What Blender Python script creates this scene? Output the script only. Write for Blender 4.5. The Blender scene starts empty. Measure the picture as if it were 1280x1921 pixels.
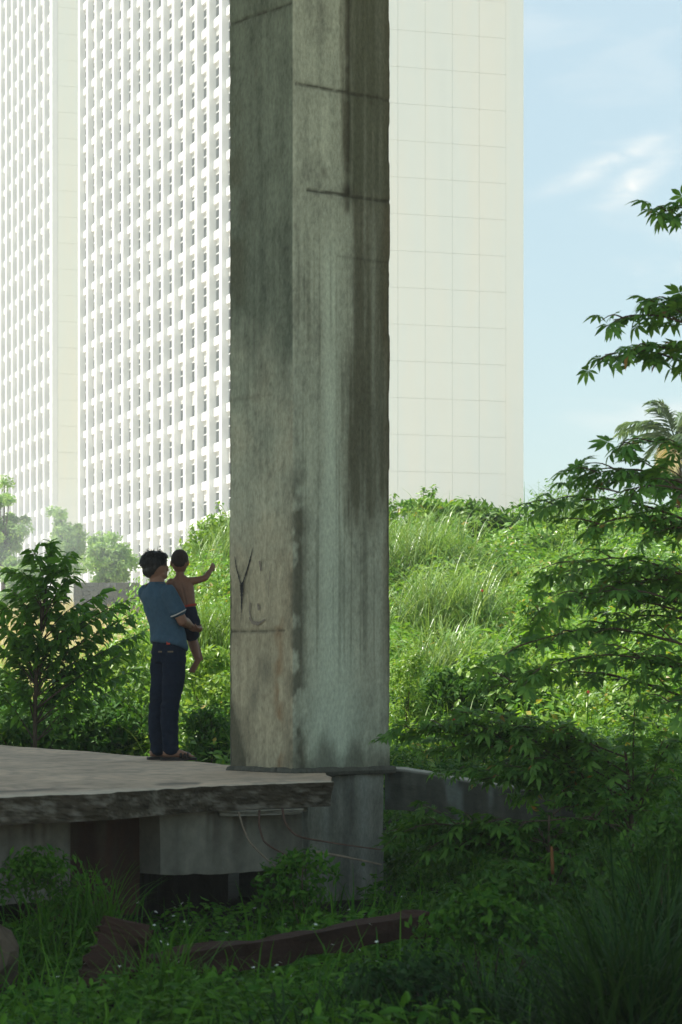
import bpy, math, random
import numpy as np
from mathutils import Matrix, Vector, Quaternion
S = bpy.context.scene
COL = S.collection
R = math.radians
# ------------------------------------------------------------------ camera, sky, sun, exposure
F = 4750.0; EYE = 1.6; HZ = 1270.0             # focal length in photo pixels, eye height, horizon row
cd = bpy.data.cameras.new('camera'); cam = bpy.data.objects.new('camera', cd); COL.objects.link(cam)
cam.location = (0, 0, EYE); cam.rotation_euler = (R(90), 0, 0)
cd.sensor_fit = 'VERTICAL'; cd.sensor_height = 36.0; cd.lens = 36.0*F/1921.0
cd.shift_y = (HZ-960.5)/1921.0
cd.clip_start = .3; cd.clip_end = 6000
cd.dof.use_dof = True; cd.dof.focus_distance = 27.0; cd.dof.aperture_fstop = 7.1
S.camera = cam
SUN = Vector((-.80, .10, 0)).normalized()*math.cos(R(58)) + Vector((0, 0, math.sin(R(58))))
W = bpy.data.worlds.new('World'); S.world = W; W.use_nodes = True
nt = W.node_tree; nt.nodes.clear()
wo = nt.nodes.new('ShaderNodeOutputWorld'); bg = nt.nodes.new('ShaderNodeBackground'); bg.inputs[1].default_value = .14
sky = nt.nodes.new('ShaderNodeTexSky'); sky.sky_type = 'NISHITA'; sky.sun_disc = False
sky.sun_elevation = R(58); sky.sun_rotation = math.atan2(SUN.x, SUN.y); sky.dust_density = .8; sky.air_density = 1.0; sky.ozone_density = 1.2
tc = nt.nodes.new('ShaderNodeTexCoord')
mp = nt.nodes.new('ShaderNodeMapping'); mp.inputs['Rotation'].default_value = (0, R(-32), 0); mp.inputs['Scale'].default_value = (9, 9, 34)
mp.inputs['Location'].default_value = (3.1, 0, 1.7)
nz = nt.nodes.new('ShaderNodeTexNoise'); nz.inputs['Scale'].default_value = 1.0; nz.inputs['Detail'].default_value = 7; nz.inputs['Roughness'].default_value = .6; nz.inputs['Distortion'].default_value = .5
cr = nt.nodes.new('ShaderNodeValToRGB'); cr.color_ramp.elements[0].position = .53; cr.color_ramp.elements[1].position = .80
cr.color_ramp.elements[1].color = (.4, .4, .4, 1)
mx = nt.nodes.new('ShaderNodeMixRGB'); mx.inputs[2].default_value = (3.3, 3.4, 3.7, 1)
L = nt.links.new
L(tc.outputs['Generated'], mp.inputs['Vector']); L(mp.outputs[0], nz.inputs['Vector']); L(nz.outputs['Fac'], cr.inputs[0])

sx = nt.nodes.new('ShaderNodeSeparateXYZ'); L(tc.outputs['Generated'], sx.inputs[0])
def mth(op, a, b=None):
    n = nt.nodes.new('ShaderNodeMath'); n.operation = op
    for i, v in enumerate((a, b)):
        if v is None: continue
        if isinstance(v, (int, float)): n.inputs[i].default_value = v
        else: L(v, n.inputs[i])
    return n.outputs[0]
ay = mth('MAXIMUM', sx.outputs[1], .05); ux = mth('DIVIDE', sx.outputs[0], ay); uz = mth('DIVIDE', sx.outputs[2], ay)
cov = None
for cx_, cz_, la, lb, an, amp in ((.1065, .2035, .022, .0035, 24, 1.0), (.1170, .1960, .014, .0048, 36, 1.2), (.0, .30, .05, .006, 20, .8), (.25, .26, .06, .008, 28, .9), (-.3, .22, .06, .007, 18, .8), (.13, .105, .03, .004, 6, .5), (.42, .40, .08, .012, 30, .8)):
    ca_, sa_ = math.cos(R(an)), math.sin(R(an)); dx_ = mth('SUBTRACT', ux, cx_); dz_ = mth('SUBTRACT', uz, cz_)
    p_ = mth('DIVIDE', mth('ADD', mth('MULTIPLY', dx_, ca_), mth('MULTIPLY', dz_, sa_)), la); q_ = mth('DIVIDE', mth('SUBTRACT', mth('MULTIPLY', dz_, ca_), mth('MULTIPLY', dx_, sa_)), lb)
    e_ = mth('MULTIPLY', mth('POWER', 2.718, mth('MULTIPLY', mth('ADD', mth('MULTIPLY', p_, p_), mth('MULTIPLY', q_, q_)), -1.0)), amp); cov = e_ if cov is None else mth('ADD', cov, e_)
mp2 = nt.nodes.new('ShaderNodeMapping'); mp2.inputs['Rotation'].default_value = (0, R(28), 0); mp2.inputs['Scale'].default_value = (60, 60, 150); n2_ = nt.nodes.new('ShaderNodeTexNoise'); n2_.inputs['Scale'].default_value = 1; n2_.inputs['Detail'].default_value = 6; n2_.inputs['Distortion'].default_value = .7
L(tc.outputs['Generated'], mp2.inputs[0]); L(mp2.outputs[0], n2_.inputs['Vector'])
wis = mth('MULTIPLY', cov, mth('MAXIMUM', mth('MULTIPLY', mth('SUBTRACT', n2_.outputs['Fac'], .30), 2.2), 0.0))
L(mth('MINIMUM', mth('ADD', cr.outputs[0], wis), .85), mx.inputs[0]); veil = nt.nodes.new('ShaderNodeMixRGB'); veil.inputs[0].default_value = .68; veil.inputs[2].default_value = (1.02, 1.56, 1.98, 1); L(sky.outputs[0], veil.inputs[1]); L(veil.outputs[0], mx.inputs[1]); tint = nt.nodes.new('ShaderNodeVectorMath'); tint.operation = 'MULTIPLY'; tint.inputs[1].default_value = (1.08, 1.03, .90); L(mx.outputs[0], tint.inputs[0]); L(tint.outputs[0], bg.inputs[0]); L(bg.outputs[0], wo.inputs[0])
sd = bpy.data.lights.new('sun', 'SUN'); so = bpy.data.objects.new('sun', sd); COL.objects.link(so)
sd.energy = 3.9; sd.angle = R(.55); sd.color = (1, .955, .87); so.location = (-40, 10, 80)
so.rotation_euler = SUN.to_track_quat('Z', 'Y').to_euler()
vs = S.view_settings; vs.view_transform = 'Standard'; vs.look = 'None'; vs.exposure = 1.25; vs.gamma = 1; vs.use_curve_mapping = False
S.render.resolution_x = 682; S.render.resolution_y = 1024
S.cycles.volume_bounces = 0; S.cycles.transparent_max_bounces = 8

# ------------------------------------------------------------------ helpers
def P(px, py, Y): return np.array([(px-640)/F*Y, Y, EYE-(py-HZ)/F*Y])
def sst(a, b, x):
    t = np.clip((x-a)/(b-a), 0, 1); return t*t*(3-2*t)
def hash3(i, j, k, s):
    h = (i*374761393 + j*668265263 + k*2147483647 + s*974634777) & 0xffffffff
    h = ((h ^ (h >> 13))*1274126177) & 0xffffffff
    return ((h ^ (h >> 16)) & 0xffff)/65535.0
def vnoise(p, s=0):
    p = np.asarray(p, float); i = np.floor(p).astype(np.int64); f = p-i; f = f*f*(3-2*f)
    r = 0
    for a in (0, 1):
        for b in (0, 1):
            for c in (0, 1):
                w = (f[..., 0] if a else 1-f[..., 0])*(f[..., 1] if b else 1-f[..., 1])*(f[..., 2] if c else 1-f[..., 2])
                r = r+w*hash3(i[..., 0]+a, i[..., 1]+b, i[..., 2]+c, s)
    return r
def fbm(p, s=0, o=4, g=.5):
    r = 0; a = 1; t = 0; p = np.asarray(p, float)
    for k in range(o):
        r = r+a*vnoise(p*2**k, s+k); t += a; a *= g
    return r/t
def mesh(name, V, Fc, mat=None, smooth=False, col=None):
    V = np.asarray(V, np.float32).reshape(-1, 3); Fc = np.asarray(Fc, np.int32)
    m = bpy.data.meshes.new(name); n, k = Fc.shape
    m.vertices.add(len(V)); m.vertices.foreach_set('co', V.ravel())
    m.loops.add(n*k); m.loops.foreach_set('vertex_index', Fc.ravel())
    m.polygons.add(n); m.polygons.foreach_set('loop_start', np.arange(0, n*k, k, dtype=np.int32))
    m.polygons.foreach_set('use_smooth', np.full(n, bool(smooth)))
    m.update(calc_edges=True)
    if col is not None:
        a = m.color_attributes.new('stain_and_tone', 'FLOAT_COLOR', 'POINT')
        c = np.ones((len(V), 4), np.float32); c[:, :3] = col; a.data.foreach_set('color', c.ravel())
    if mat: m.materials.append(mat)
    return m
def link(name, m, parent=None, loc=None):
    o = bpy.data.objects.new(name, m); COL.objects.link(o)
    if parent: o.parent = parent
    if loc is not None: o.location = Vector([float(v) for v in loc])
    return o
def tag(o, label=None, cat=None, group=None, kind=None):
    if label: o['label'] = label
    if cat: o['category'] = cat
    if group: o['group'] = group
    if kind: o['kind'] = kind
    return o
def empty(name, loc, rz=0):
    o = bpy.data.objects.new(name, None); COL.objects.link(o); o.location = Vector([float(v) for v in loc]); o.rotation_euler.z = rz; o.empty_display_size = .2
    return o
def cat(parts):
    Vs, Fs, n = [], [], 0
    for V, Fc in parts:
        V = np.asarray(V, float).reshape(-1, 3); Vs.append(V); Fs.append(np.asarray(Fc)+n); n += len(V)
    return np.vstack(Vs), np.vstack(Fs)
BOXF = np.array([[0, 3, 2, 1], [4, 5, 6, 7], [0, 1, 5, 4], [1, 2, 6, 5], [2, 3, 7, 6], [3, 0, 4, 7]])
def box(x0, x1, y0, y1, z0, z1):
    return np.array([[x0, y0, z0], [x1, y0, z0], [x1, y1, z0], [x0, y1, z0], [x0, y0, z1], [x1, y0, z1], [x1, y1, z1], [x0, y1, z1]], float), BOXF
def tri(Fq):
    Fq = np.asarray(Fq)
    return Fq if Fq.shape[1] == 3 else np.vstack([Fq[:, [0, 1, 2]], Fq[:, [0, 2, 3]]])
def tube(pts, rad, n=6):
    pts = np.asarray(pts, float); k = len(pts); rad = np.broadcast_to(rad, (k,))
    t = np.gradient(pts, axis=0); t /= np.linalg.norm(t, axis=1)[:, None]+1e-9
    ref = np.where(np.abs(t[:, 2:3]) > .9, [[1., 0, 0]], [[0, 0, 1.]])
    u = np.cross(t, ref); u /= np.linalg.norm(u, axis=1)[:, None]+1e-9; v = np.cross(t, u)
    a = np.linspace(0, 2*np.pi, n, endpoint=False)
    V = pts[:, None]+rad[:, None, None]*(np.cos(a)[None, :, None]*u[:, None]+np.sin(a)[None, :, None]*v[:, None])
    idx = np.arange(k*n).reshape(k, n); q = []
    for i in range(k-1):
        for j in range(n): q.append([idx[i, j], idx[i, (j+1) % n], idx[i+1, (j+1) % n], idx[i+1, j]])
    V = V.reshape(-1, 3); q = np.array(q)
    V = np.vstack([V, pts[0], pts[-1]]); c0, c1 = k*n, k*n+1
    caps = [[idx[0, (j+1) % n], idx[0, j], c0, c0] for j in range(n)]+[[idx[-1, j], idx[-1, (j+1) % n], c1, c1] for j in range(n)]
    T = np.vstack([tri(q), np.array(caps)[:, :3]])
    return V, T
def grid(nu, nv):
    i = np.arange(nu*nv).reshape(nu, nv)
    return np.stack([i[:-1, :-1], i[1:, :-1], i[1:, 1:], i[:-1, 1:]], -1).reshape(-1, 4)
# ---- materials
def mat(name, col, rough=.8, spec=.3, var=.0, scale=8, bump=0, bscale=40, bdist=.01, attr=False, metal=0, stretch=(1, 1, 1), col2=None, world=False):
    m = bpy.data.materials.new(name); m.use_nodes = True; t = m.node_tree; N = t.nodes; l = t.links.new
    b = N['Principled BSDF']; b.inputs['Roughness'].default_value = rough; b.inputs['Specular IOR Level'].default_value = spec; b.inputs['Metallic'].default_value = metal
    co = N.new('ShaderNodeTexCoord'); mpn = N.new('ShaderNodeMapping'); mpn.inputs['Scale'].default_value = stretch; l(N.new('ShaderNodeNewGeometry').outputs['Position'] if world else co.outputs['Object'], mpn.inputs[0])
    if attr:
        a = N.new('ShaderNodeAttribute'); a.attribute_name = 'stain_and_tone'; src = a.outputs['Color']
    else:
        a = N.new('ShaderNodeRGB'); a.outputs[0].default_value = (*col, 1); src = a.outputs[0]
    if var or col2:
        n = N.new('ShaderNodeTexNoise'); n.inputs['Scale'].default_value = scale; n.inputs['Detail'].default_value = 6; n.inputs['Roughness'].default_value = .62; l(mpn.outputs[0], n.inputs['Vector'])
        if col2:
            rp = N.new('ShaderNodeValToRGB'); rp.color_ramp.elements[0].position = .4; rp.color_ramp.elements[1].position = .62; l(n.outputs['Fac'], rp.inputs[0])
            x2 = N.new('ShaderNodeMixRGB'); x2.inputs[2].default_value = (*col2, 1); l(rp.outputs[0], x2.inputs[0]); l(src, x2.inputs[1]); src = x2.outputs[0]
        if var:
            mr = N.new('ShaderNodeMapRange'); mr.inputs[1].default_value = .25; mr.inputs[2].default_value = .75; mr.inputs[3].default_value = 1-var; mr.inputs[4].default_value = 1+var; l(n.outputs['Fac'], mr.inputs[0])
            vm = N.new('ShaderNodeVectorMath'); vm.operation = 'SCALE'; l(src, vm.inputs[0]); l(mr.outputs[0], vm.inputs['Scale']); src = vm.outputs[0]
    l(src, b.inputs['Base Color'])
    if bump:
        n2 = N.new('ShaderNodeTexNoise'); n2.inputs['Scale'].default_value = bscale; n2.inputs['Detail'].default_value = 5; l(mpn.outputs[0], n2.inputs['Vector'])
        bp = N.new('ShaderNodeBump'); bp.inputs['Strength'].default_value = bump; bp.inputs['Distance'].default_value = bdist; l(n2.outputs['Fac'], bp.inputs['Height']); l(bp.outputs[0], b.inputs['Normal'])
    return m
def leafmat(name, c1, c2, trans=.3, rough=.45, spec=.35, c3=None, pos3=.93):
    m = bpy.data.materials.new(name); m.use_nodes = True; t = m.node_tree; N = t.nodes; l = t.links.new
    b = N['Principled BSDF']; b.inputs['Roughness'].default_value = rough; b.inputs['Specular IOR Level'].default_value = spec
    g = N.new('ShaderNodeNewGeometry'); rp = N.new('ShaderNodeValToRGB'); e = rp.color_ramp.elements
    e[0].color = (*c1, 1); e[1].color = (*c2, 1); e[1].position = pos3-.02 if c3 else 1
    if c3:
        x = e.new(pos3); x.color = (*c3, 1)
    l(g.outputs['Random Per Island'], rp.inputs[0])
    co = N.new('ShaderNodeTexCoord'); n = N.new('ShaderNodeTexNoise'); n.inputs['Scale'].default_value = 1.1; n.inputs['Detail'].default_value = 3; l(co.outputs['Object'], n.inputs['Vector'])
    mr = N.new('ShaderNodeMapRange'); mr.inputs[1].default_value = .3; mr.inputs[2].default_value = .7; mr.inputs[3].default_value = .72; mr.inputs[4].default_value = 1.3; l(n.outputs['Fac'], mr.inputs[0])
    vm = N.new('ShaderNodeVectorMath'); vm.operation = 'SCALE'; l(rp.outputs[0], vm.inputs[0]); l(mr.outputs[0], vm.inputs['Scale'])
    l(vm.outputs[0], b.inputs['Base Color'])
    tr = N.new('ShaderNodeBsdfTranslucent'); hs = N.new('ShaderNodeVectorMath'); hs.operation = 'MULTIPLY'; hs.inputs[1].default_value = (1.5, 1.45, .7)
    l(vm.outputs[0], hs.inputs[0]); l(hs.outputs[0], tr.inputs[0])
    mxs = N.new('ShaderNodeMixShader'); mxs.inputs[0].default_value = trans; l(b.outputs[0], mxs.inputs[1]); l(tr.outputs[0], mxs.inputs[2]); l(mxs.outputs[0], N['Material Output'].inputs[0])
    return m
M = {}
M['white'] = mat('white_facade_paint', (.74, .74, .715), .7, .3, .05, .6, world=True)
M['panel'] = mat('cream_wall_panel', (.80, .81, .735), .75, .25, .05, .35, stretch=(1, 1, .12), col2=(.80, .775, .68), world=True)
M['joint'] = mat('panel_joint_grey', (.72, .715, .64), .9)
M['glass'] = mat('dark_window_glass', (.03, .042, .042), .12, .6)
M['frame'] = mat('pale_window_frame', (.7, .7, .68), .5)
M['roller'] = mat('pale_window_blind', (.60, .585, .54), .8, .2, .1, .5, world=True)
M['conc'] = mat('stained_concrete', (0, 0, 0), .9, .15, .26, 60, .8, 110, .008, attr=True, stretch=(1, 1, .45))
M['slab'] = mat('weathered_slab', (0, 0, 0), .9, .2, .2, 14, .6, 60, .008, attr=True)
M['rust'] = mat('rusted_rebar', (.10, .06, .045), .9, .2, .3, 20)
M['deck'] = mat('deck_concrete', (.33, .33, .31), .9, .2, .1, 2)
M['black'] = mat('black_paint_mark', (.035, .035, .035), .8, .2, .3, 60)
M['faint'] = mat('faded_charcoal_mark', (.235, .205, .165), .9, .2, .3, 60)
M['soil'] = mat('dark_damp_soil', (.035, .032, .02), .95, .1, .35, 3, .6, 15, .03)
M['ground'] = mat('green_brown_ground', (0, 0, 0), .95, .1, .25, 4, .5, 12, .04, attr=True)
M['plank'] = mat('rotten_brown_timber', (.042, .021, .014), .85, .2, .35, 7, .7, 30, .01, stretch=(.2, 2, 2))
M['rock'] = mat('brown_boulder', (.10, .076, .052), .9, .2, .35, 9, .6, 25, .02)
M['block'] = mat('grey_rubble_block', (.17, .172, .16), .95, .15, .4, 4)
M['bark'] = mat('brown_bark', (.085, .062, .042), .9, .15, .35, 18, .5, 60, .006)
M['twig'] = mat('dry_root', (.23, .18, .13), .9, .15, .3, 30)
M['l_hill'] = leafmat('hill_weed_leaf', (.090, .235, .022), (.215, .36, .045), .38, rough=.38, spec=.45, c3=(.38, .30, .05), pos3=.975)
M['l_bright'] = leafmat('bright_lime_leaf', (.135, .285, .03), (.27, .39, .06), .38, rough=.38, spec=.45)
M['l_mid'] = leafmat('mid_green_leaf', (.055, .15, .018), (.12, .23, .028), .34)
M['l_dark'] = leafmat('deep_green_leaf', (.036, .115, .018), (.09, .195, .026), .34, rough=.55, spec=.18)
M['l_palm'] = leafmat('palmate_tree_leaf', (.068, .185, .040), (.155, .31, .058), .42, rough=.5, spec=.25, c3=(.30, .15, .045), pos3=.993)
M['l_sap'] = leafmat('sapling_leaf', (.055, .155, .026), (.14, .30, .038), .42, rough=.5, spec=.25)
M['l_far'] = leafmat('far_tree_leaf', (.18, .33, .09), (.32, .45, .17), .45)  # pale leaf colour carries some of the distance haze
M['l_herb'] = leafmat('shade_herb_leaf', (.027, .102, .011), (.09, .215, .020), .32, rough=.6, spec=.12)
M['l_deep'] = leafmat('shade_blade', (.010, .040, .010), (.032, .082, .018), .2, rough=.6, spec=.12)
M['g_pale'] = leafmat('pale_grass_blade', (.13, .26, .055), (.28, .38, .14), .3, rough=.35, spec=.5)
M['g_green'] = leafmat('green_grass_blade', (.09, .19, .03), (.19, .29, .06), .32, rough=.4)
M['g_dry'] = leafmat('dry_grass_blade', (.42, .36, .19), (.58, .50, .30), .25)
M['l_dryfrond'] = leafmat('dry_frond', (.42, .34, .17), (.55, .47, .26), .25)
M['l_coco'] = leafmat('coconut_leaflet', (.11, .18, .09), (.19, .26, .13), .25, rough=.35, spec=.5)
M['petal'] = mat('white_petal', (.75, .76, .70), .7)
M['red'] = mat('red_blossom', (.45, .05, .03), .6)
M['skin'] = mat('tan_skin', (.255, .135, .088), .55, .35, .08, 30)
M['skinb'] = mat('brown_skin', (.22, .108, .068), .55, .35, .08, 30)
M['hair'] = mat('black_hair', (.014, .012, .011), .45, .4, .3, 60, stretch=(1, 1, .2), bump=.6, bscale=90, bdist=.004)
M['hairb'] = mat('cropped_brown_hair', (.035, .024, .018), .7, .25, .3, 80)
M['shirt'] = mat('teal_blue_jersey', (.052, .100, .150), .9, .15, .14, 30, .3, 220, .002)
M['trim'] = mat('pale_cuff_trim', (.55, .52, .50), .9)
M['denim'] = mat('dark_denim', (.011, .017, .032), .9, .1, .25, 45, .3, 260, .002)
M['leather'] = mat('tan_leather_patch', (.16, .12, .075), .7)
M['redcloth'] = mat('red_elastic', (.42, .062, .04), .85)
M['navy'] = mat('navy_shorts', (.020, .024, .042), .9, .15, .2, 30)
M['sandal'] = mat('dark_sandal', (.018, .014, .013), .6)
M['brass'] = mat('metal_rivet', (.6, .55, .45), .4, .5, metal=.8)
M['orange'] = mat('orange_brown_stem', (.20, .085, .025), .8)

# ------------------------------------------------------------------ terrain
def height(x, y):
    x = np.asarray(x, float); y = np.asarray(y, float)
    v = .45*sst(20, 28, y)+.048*np.clip(y-28, 0, 110)
    mz = .45+3.80*np.clip((y-26)/23, 0, 1)**.92
    m = sst(-4.7, -1.6, x)
    h = v*(1-m)+m*np.maximum(v, mz*sst(20, 28, y))
    h = h+.10*(fbm(np.stack([x*.8, y*.8, 0*x], -1), 3, 3)-.5)*sst(2, 8, y)
    h = h+.30*(fbm(np.stack([x*.5, y*.35, 0*x], -1), 9, 3)-.5)*sst(28, 34, y)
    return h
def terrain():
    xs = np.concatenate([[-3000, -1200, -500, -220, -110, -60, -35, -22], np.arange(-14, 14.01, .28), [22, 35, 60, 110, 220, 500, 1200, 3000]])
    ys = np.concatenate([[-3000, -800, -200, -60, -20, -5, 2], np.arange(5, 56, .28), np.arange(57, 150, 3), [165, 190, 230, 300, 420, 700, 1500, 4000]])
    X, Y = np.meshgrid(xs, ys, indexing='ij'); Z = height(X, Y)
    V = np.stack([X, Y, Z], -1).reshape(-1, 3)
    n = fbm(np.stack([X*.6, Y*.25, 0*X], -1), 5, 4).reshape(-1)
    x, y = V[:, 0], V[:, 1]
    soil = np.array([.020, .022, .012]); green = np.array([.085, .12, .03]); dry = np.array([.42, .36, .20])
    a = sst(24, 29, y)[:, None]; c = soil*(1-a)+green*a
    k = sst(9.0, 7.6, y)[:, None]; c = c*(1-k)+np.array([.40, .34, .24])*k  # unseen ground near the camera, paled to bounce sun onto pillar and slab
    d = (sst(-1.8, -4.0, x)*sst(36, 50, y)*(.45+.55*sst(.40, .55, n)))[:, None]
    c = c*(1-d)+dry*d
    k = sst(60, 75, y)[:, None]*np.where(x > -3, 1, .0)[:, None]+sst(135, 150, y)[:, None]*np.where(x > -3, 0, 1.)[:, None]; c = c*(1-k)+np.array([.52, .48, .40])*k  # hidden far ground, paled to bounce warm light onto the towers
    o = link('ground', mesh('ground', V, grid(len(xs), len(ys)), M['ground'], True, c)); tag(o, kind='structure')
terrain()

# ------------------------------------------------------------------ towers (identical pair)
FL = 3.33; BAY = 4.59; DEP = .72; FW = .85; TW = 26.0; NB = 16; TL = NB*BAY+1.6; NF = 30; ZB = 5.0
def tower(loc, label, windows):
    T = empty('office_tower', loc, math.atan2(.303, .953)); tag(T, label, 'tower', 'pair of white office towers')
    H = NF*FL+2-ZB
    core = mesh('core', *box(DEP, TW-.06, .06, TL-.06, -4, H), M['joint']); link('core', core, T)
    # left facade: corner pier, fins, spandrels, windows
    finm = mesh('fin', *box(0, DEP-.003, 0, FW, -4, H+.4), M['white'])
    if 'finm' in SH: finm = SH['finm']
    SH['finm'] = finm
    link('corner_pier', SH.setdefault('pier', mesh('corner_pier', *box(.0, DEP-.003, -.01, .74+FW, -4, H+.4), M['white'])), T)
    for k in range(1, NB+1): link('fin', finm, T, (0, .74+BAY*k, 0))
    OW = BAY-FW; sh = .78
    sp = SH.setdefault('sp', mesh('spandrel', *box(.42, DEP-.004, .004, OW-.004, -sh/2, sh/2), M['white']))
    oh = FL-sh; bl = .48
    fr = []
    for (a, b) in ((0.02, .10), (OW/2-.05, OW/2+.05), (OW-.10, OW-.02)): fr.append(box(DEP-.09, DEP-.012, a, b, .0, oh))
    for (a, b) in ((0, .08), (oh*.46, oh*.46+.10), (oh-bl-.06, oh-bl+.02)): fr.append(box(DEP-.10, DEP-.010, .02, OW-.02, a, b))
    frm = SH.setdefault('frm', mesh('window', *cat(fr), M['frame']))
    pan = SH.setdefault('pan', mesh('pane', *box(DEP-.035, DEP-.005, .03, OW-.03, .02, oh-bl), M['glass']))
    hdm = SH.setdefault('hdm', mesh('head_panel', *box(DEP-.06, DEP-.006, .03, OW-.03, oh-bl, oh-.01), M['roller']))
    blinds = [hdm]+[SH.setdefault('hd%d' % q, mesh('head_panel', *box(DEP-.062, DEP-.006, .03+OW*.5*(q % 2), OW-.03, oh-bl-q*.28, oh-.01), M['roller'])) for q in (1, 2, 3)]; brs = random.Random(5)
    rest = {'frm': [], 'pan': [], 'hdm': [], 'sp': []}
    def raw(m):
        v = np.empty(len(m.vertices)*3); m.vertices.foreach_get('co', v); return v.reshape(-1, 3), np.array([list(p.vertices) for p in m.polygons])
    raws = {k: raw(m) for k, m in (('frm', frm), ('pan', pan), ('hdm', hdm), ('sp', sp))}
    ca, sa = .953, .303
    cand = []
    for b in range(NB):
        y = .74+FW+BAY*b
        for f in range(0, NF+1):
            z = f*FL-.10-ZB
            wx = loc[0]-sa*(y+2); wy = loc[1]+ca*(y+2)
            px = 640+wx/wy*F; py = HZ-(z+ZB-EYE)/wy*F
            cand.append((b, f, y, z, -20 < px < 432 and -60 < py < 1120, py))
    n = 0
    for b, f, y, z, vis, py in cand:
        if vis and n < windows:
            n += 1
            link('spandrel', sp, T, (0, y, z))
            w = link('window', frm, T, (0, y, z+sh/2)); link('pane', pan, w); link('head_panel', brs.choice(blinds[:1]*5+blinds[1:]), w)
        else:
            rest['sp'].append((raws['sp'][0]+[0, y, z], raws['sp'][1]))
            for q in ('frm', 'pan', 'hdm'): rest[q].append((raws[q][0]+[0, y, z+sh/2], raws[q][1]))
    for q, nm, mm in (('sp', 'remaining_spandrels', 'white'), ('frm', 'remaining_window_frames', 'frame'), ('pan', 'remaining_panes', 'glass'), ('hdm', 'remaining_head_panels', 'roller')):
        tag(link(nm, mesh(nm, *cat(rest[q]), M[mm]), T), kind='stuff')
    # blank end wall facing the camera: panels with open joints
    PW = 2.62; npan = 0; extra = []
    pm = SH.setdefault('pm', mesh('wall_panel', *box(.011, PW-.011, -.02, .055, .011, FL-.011), M['panel']))
    cols = [(.0+PW*i) for i in range(int(TW/PW)+1)]
    for f in range(NF-1, -3, -1):
        for i, x in enumerate(cols[:-1]):
            vis = f < 27 and f > 3 and npan < 300
            if vis: link('wall_panel', pm, T, (x+.745, 0, f*FL+.24-ZB)); npan += 1
            else: extra.append(([[x+.745, 0, f*FL+.24-ZB]]+raw(pm)[0], raw(pm)[1]))
    tag(link('remaining_wall_panels', mesh('remaining_wall_panels', *cat(extra), M['panel']), T), kind='stuff')
    link('edge_strip', mesh('edge_strip', *box(.745+PW*(len(cols)-1), TW+.05, -.03, TL, -4, H), M['panel']), T)
    link('roof_parapet', mesh('roof_parapet', *box(-.1, TW+.1, -.1, TL+.1, H+.4, H+1.6), M['white']), T)
    return T
SH = {}
tower((-8.05, 225, ZB), 'nearer white office tower rising behind the concrete pillar, blank cream end wall', 300)
tower(((98-640)/F*322, 322, ZB), 'farther white office tower at the left edge of the picture', 220)

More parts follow.
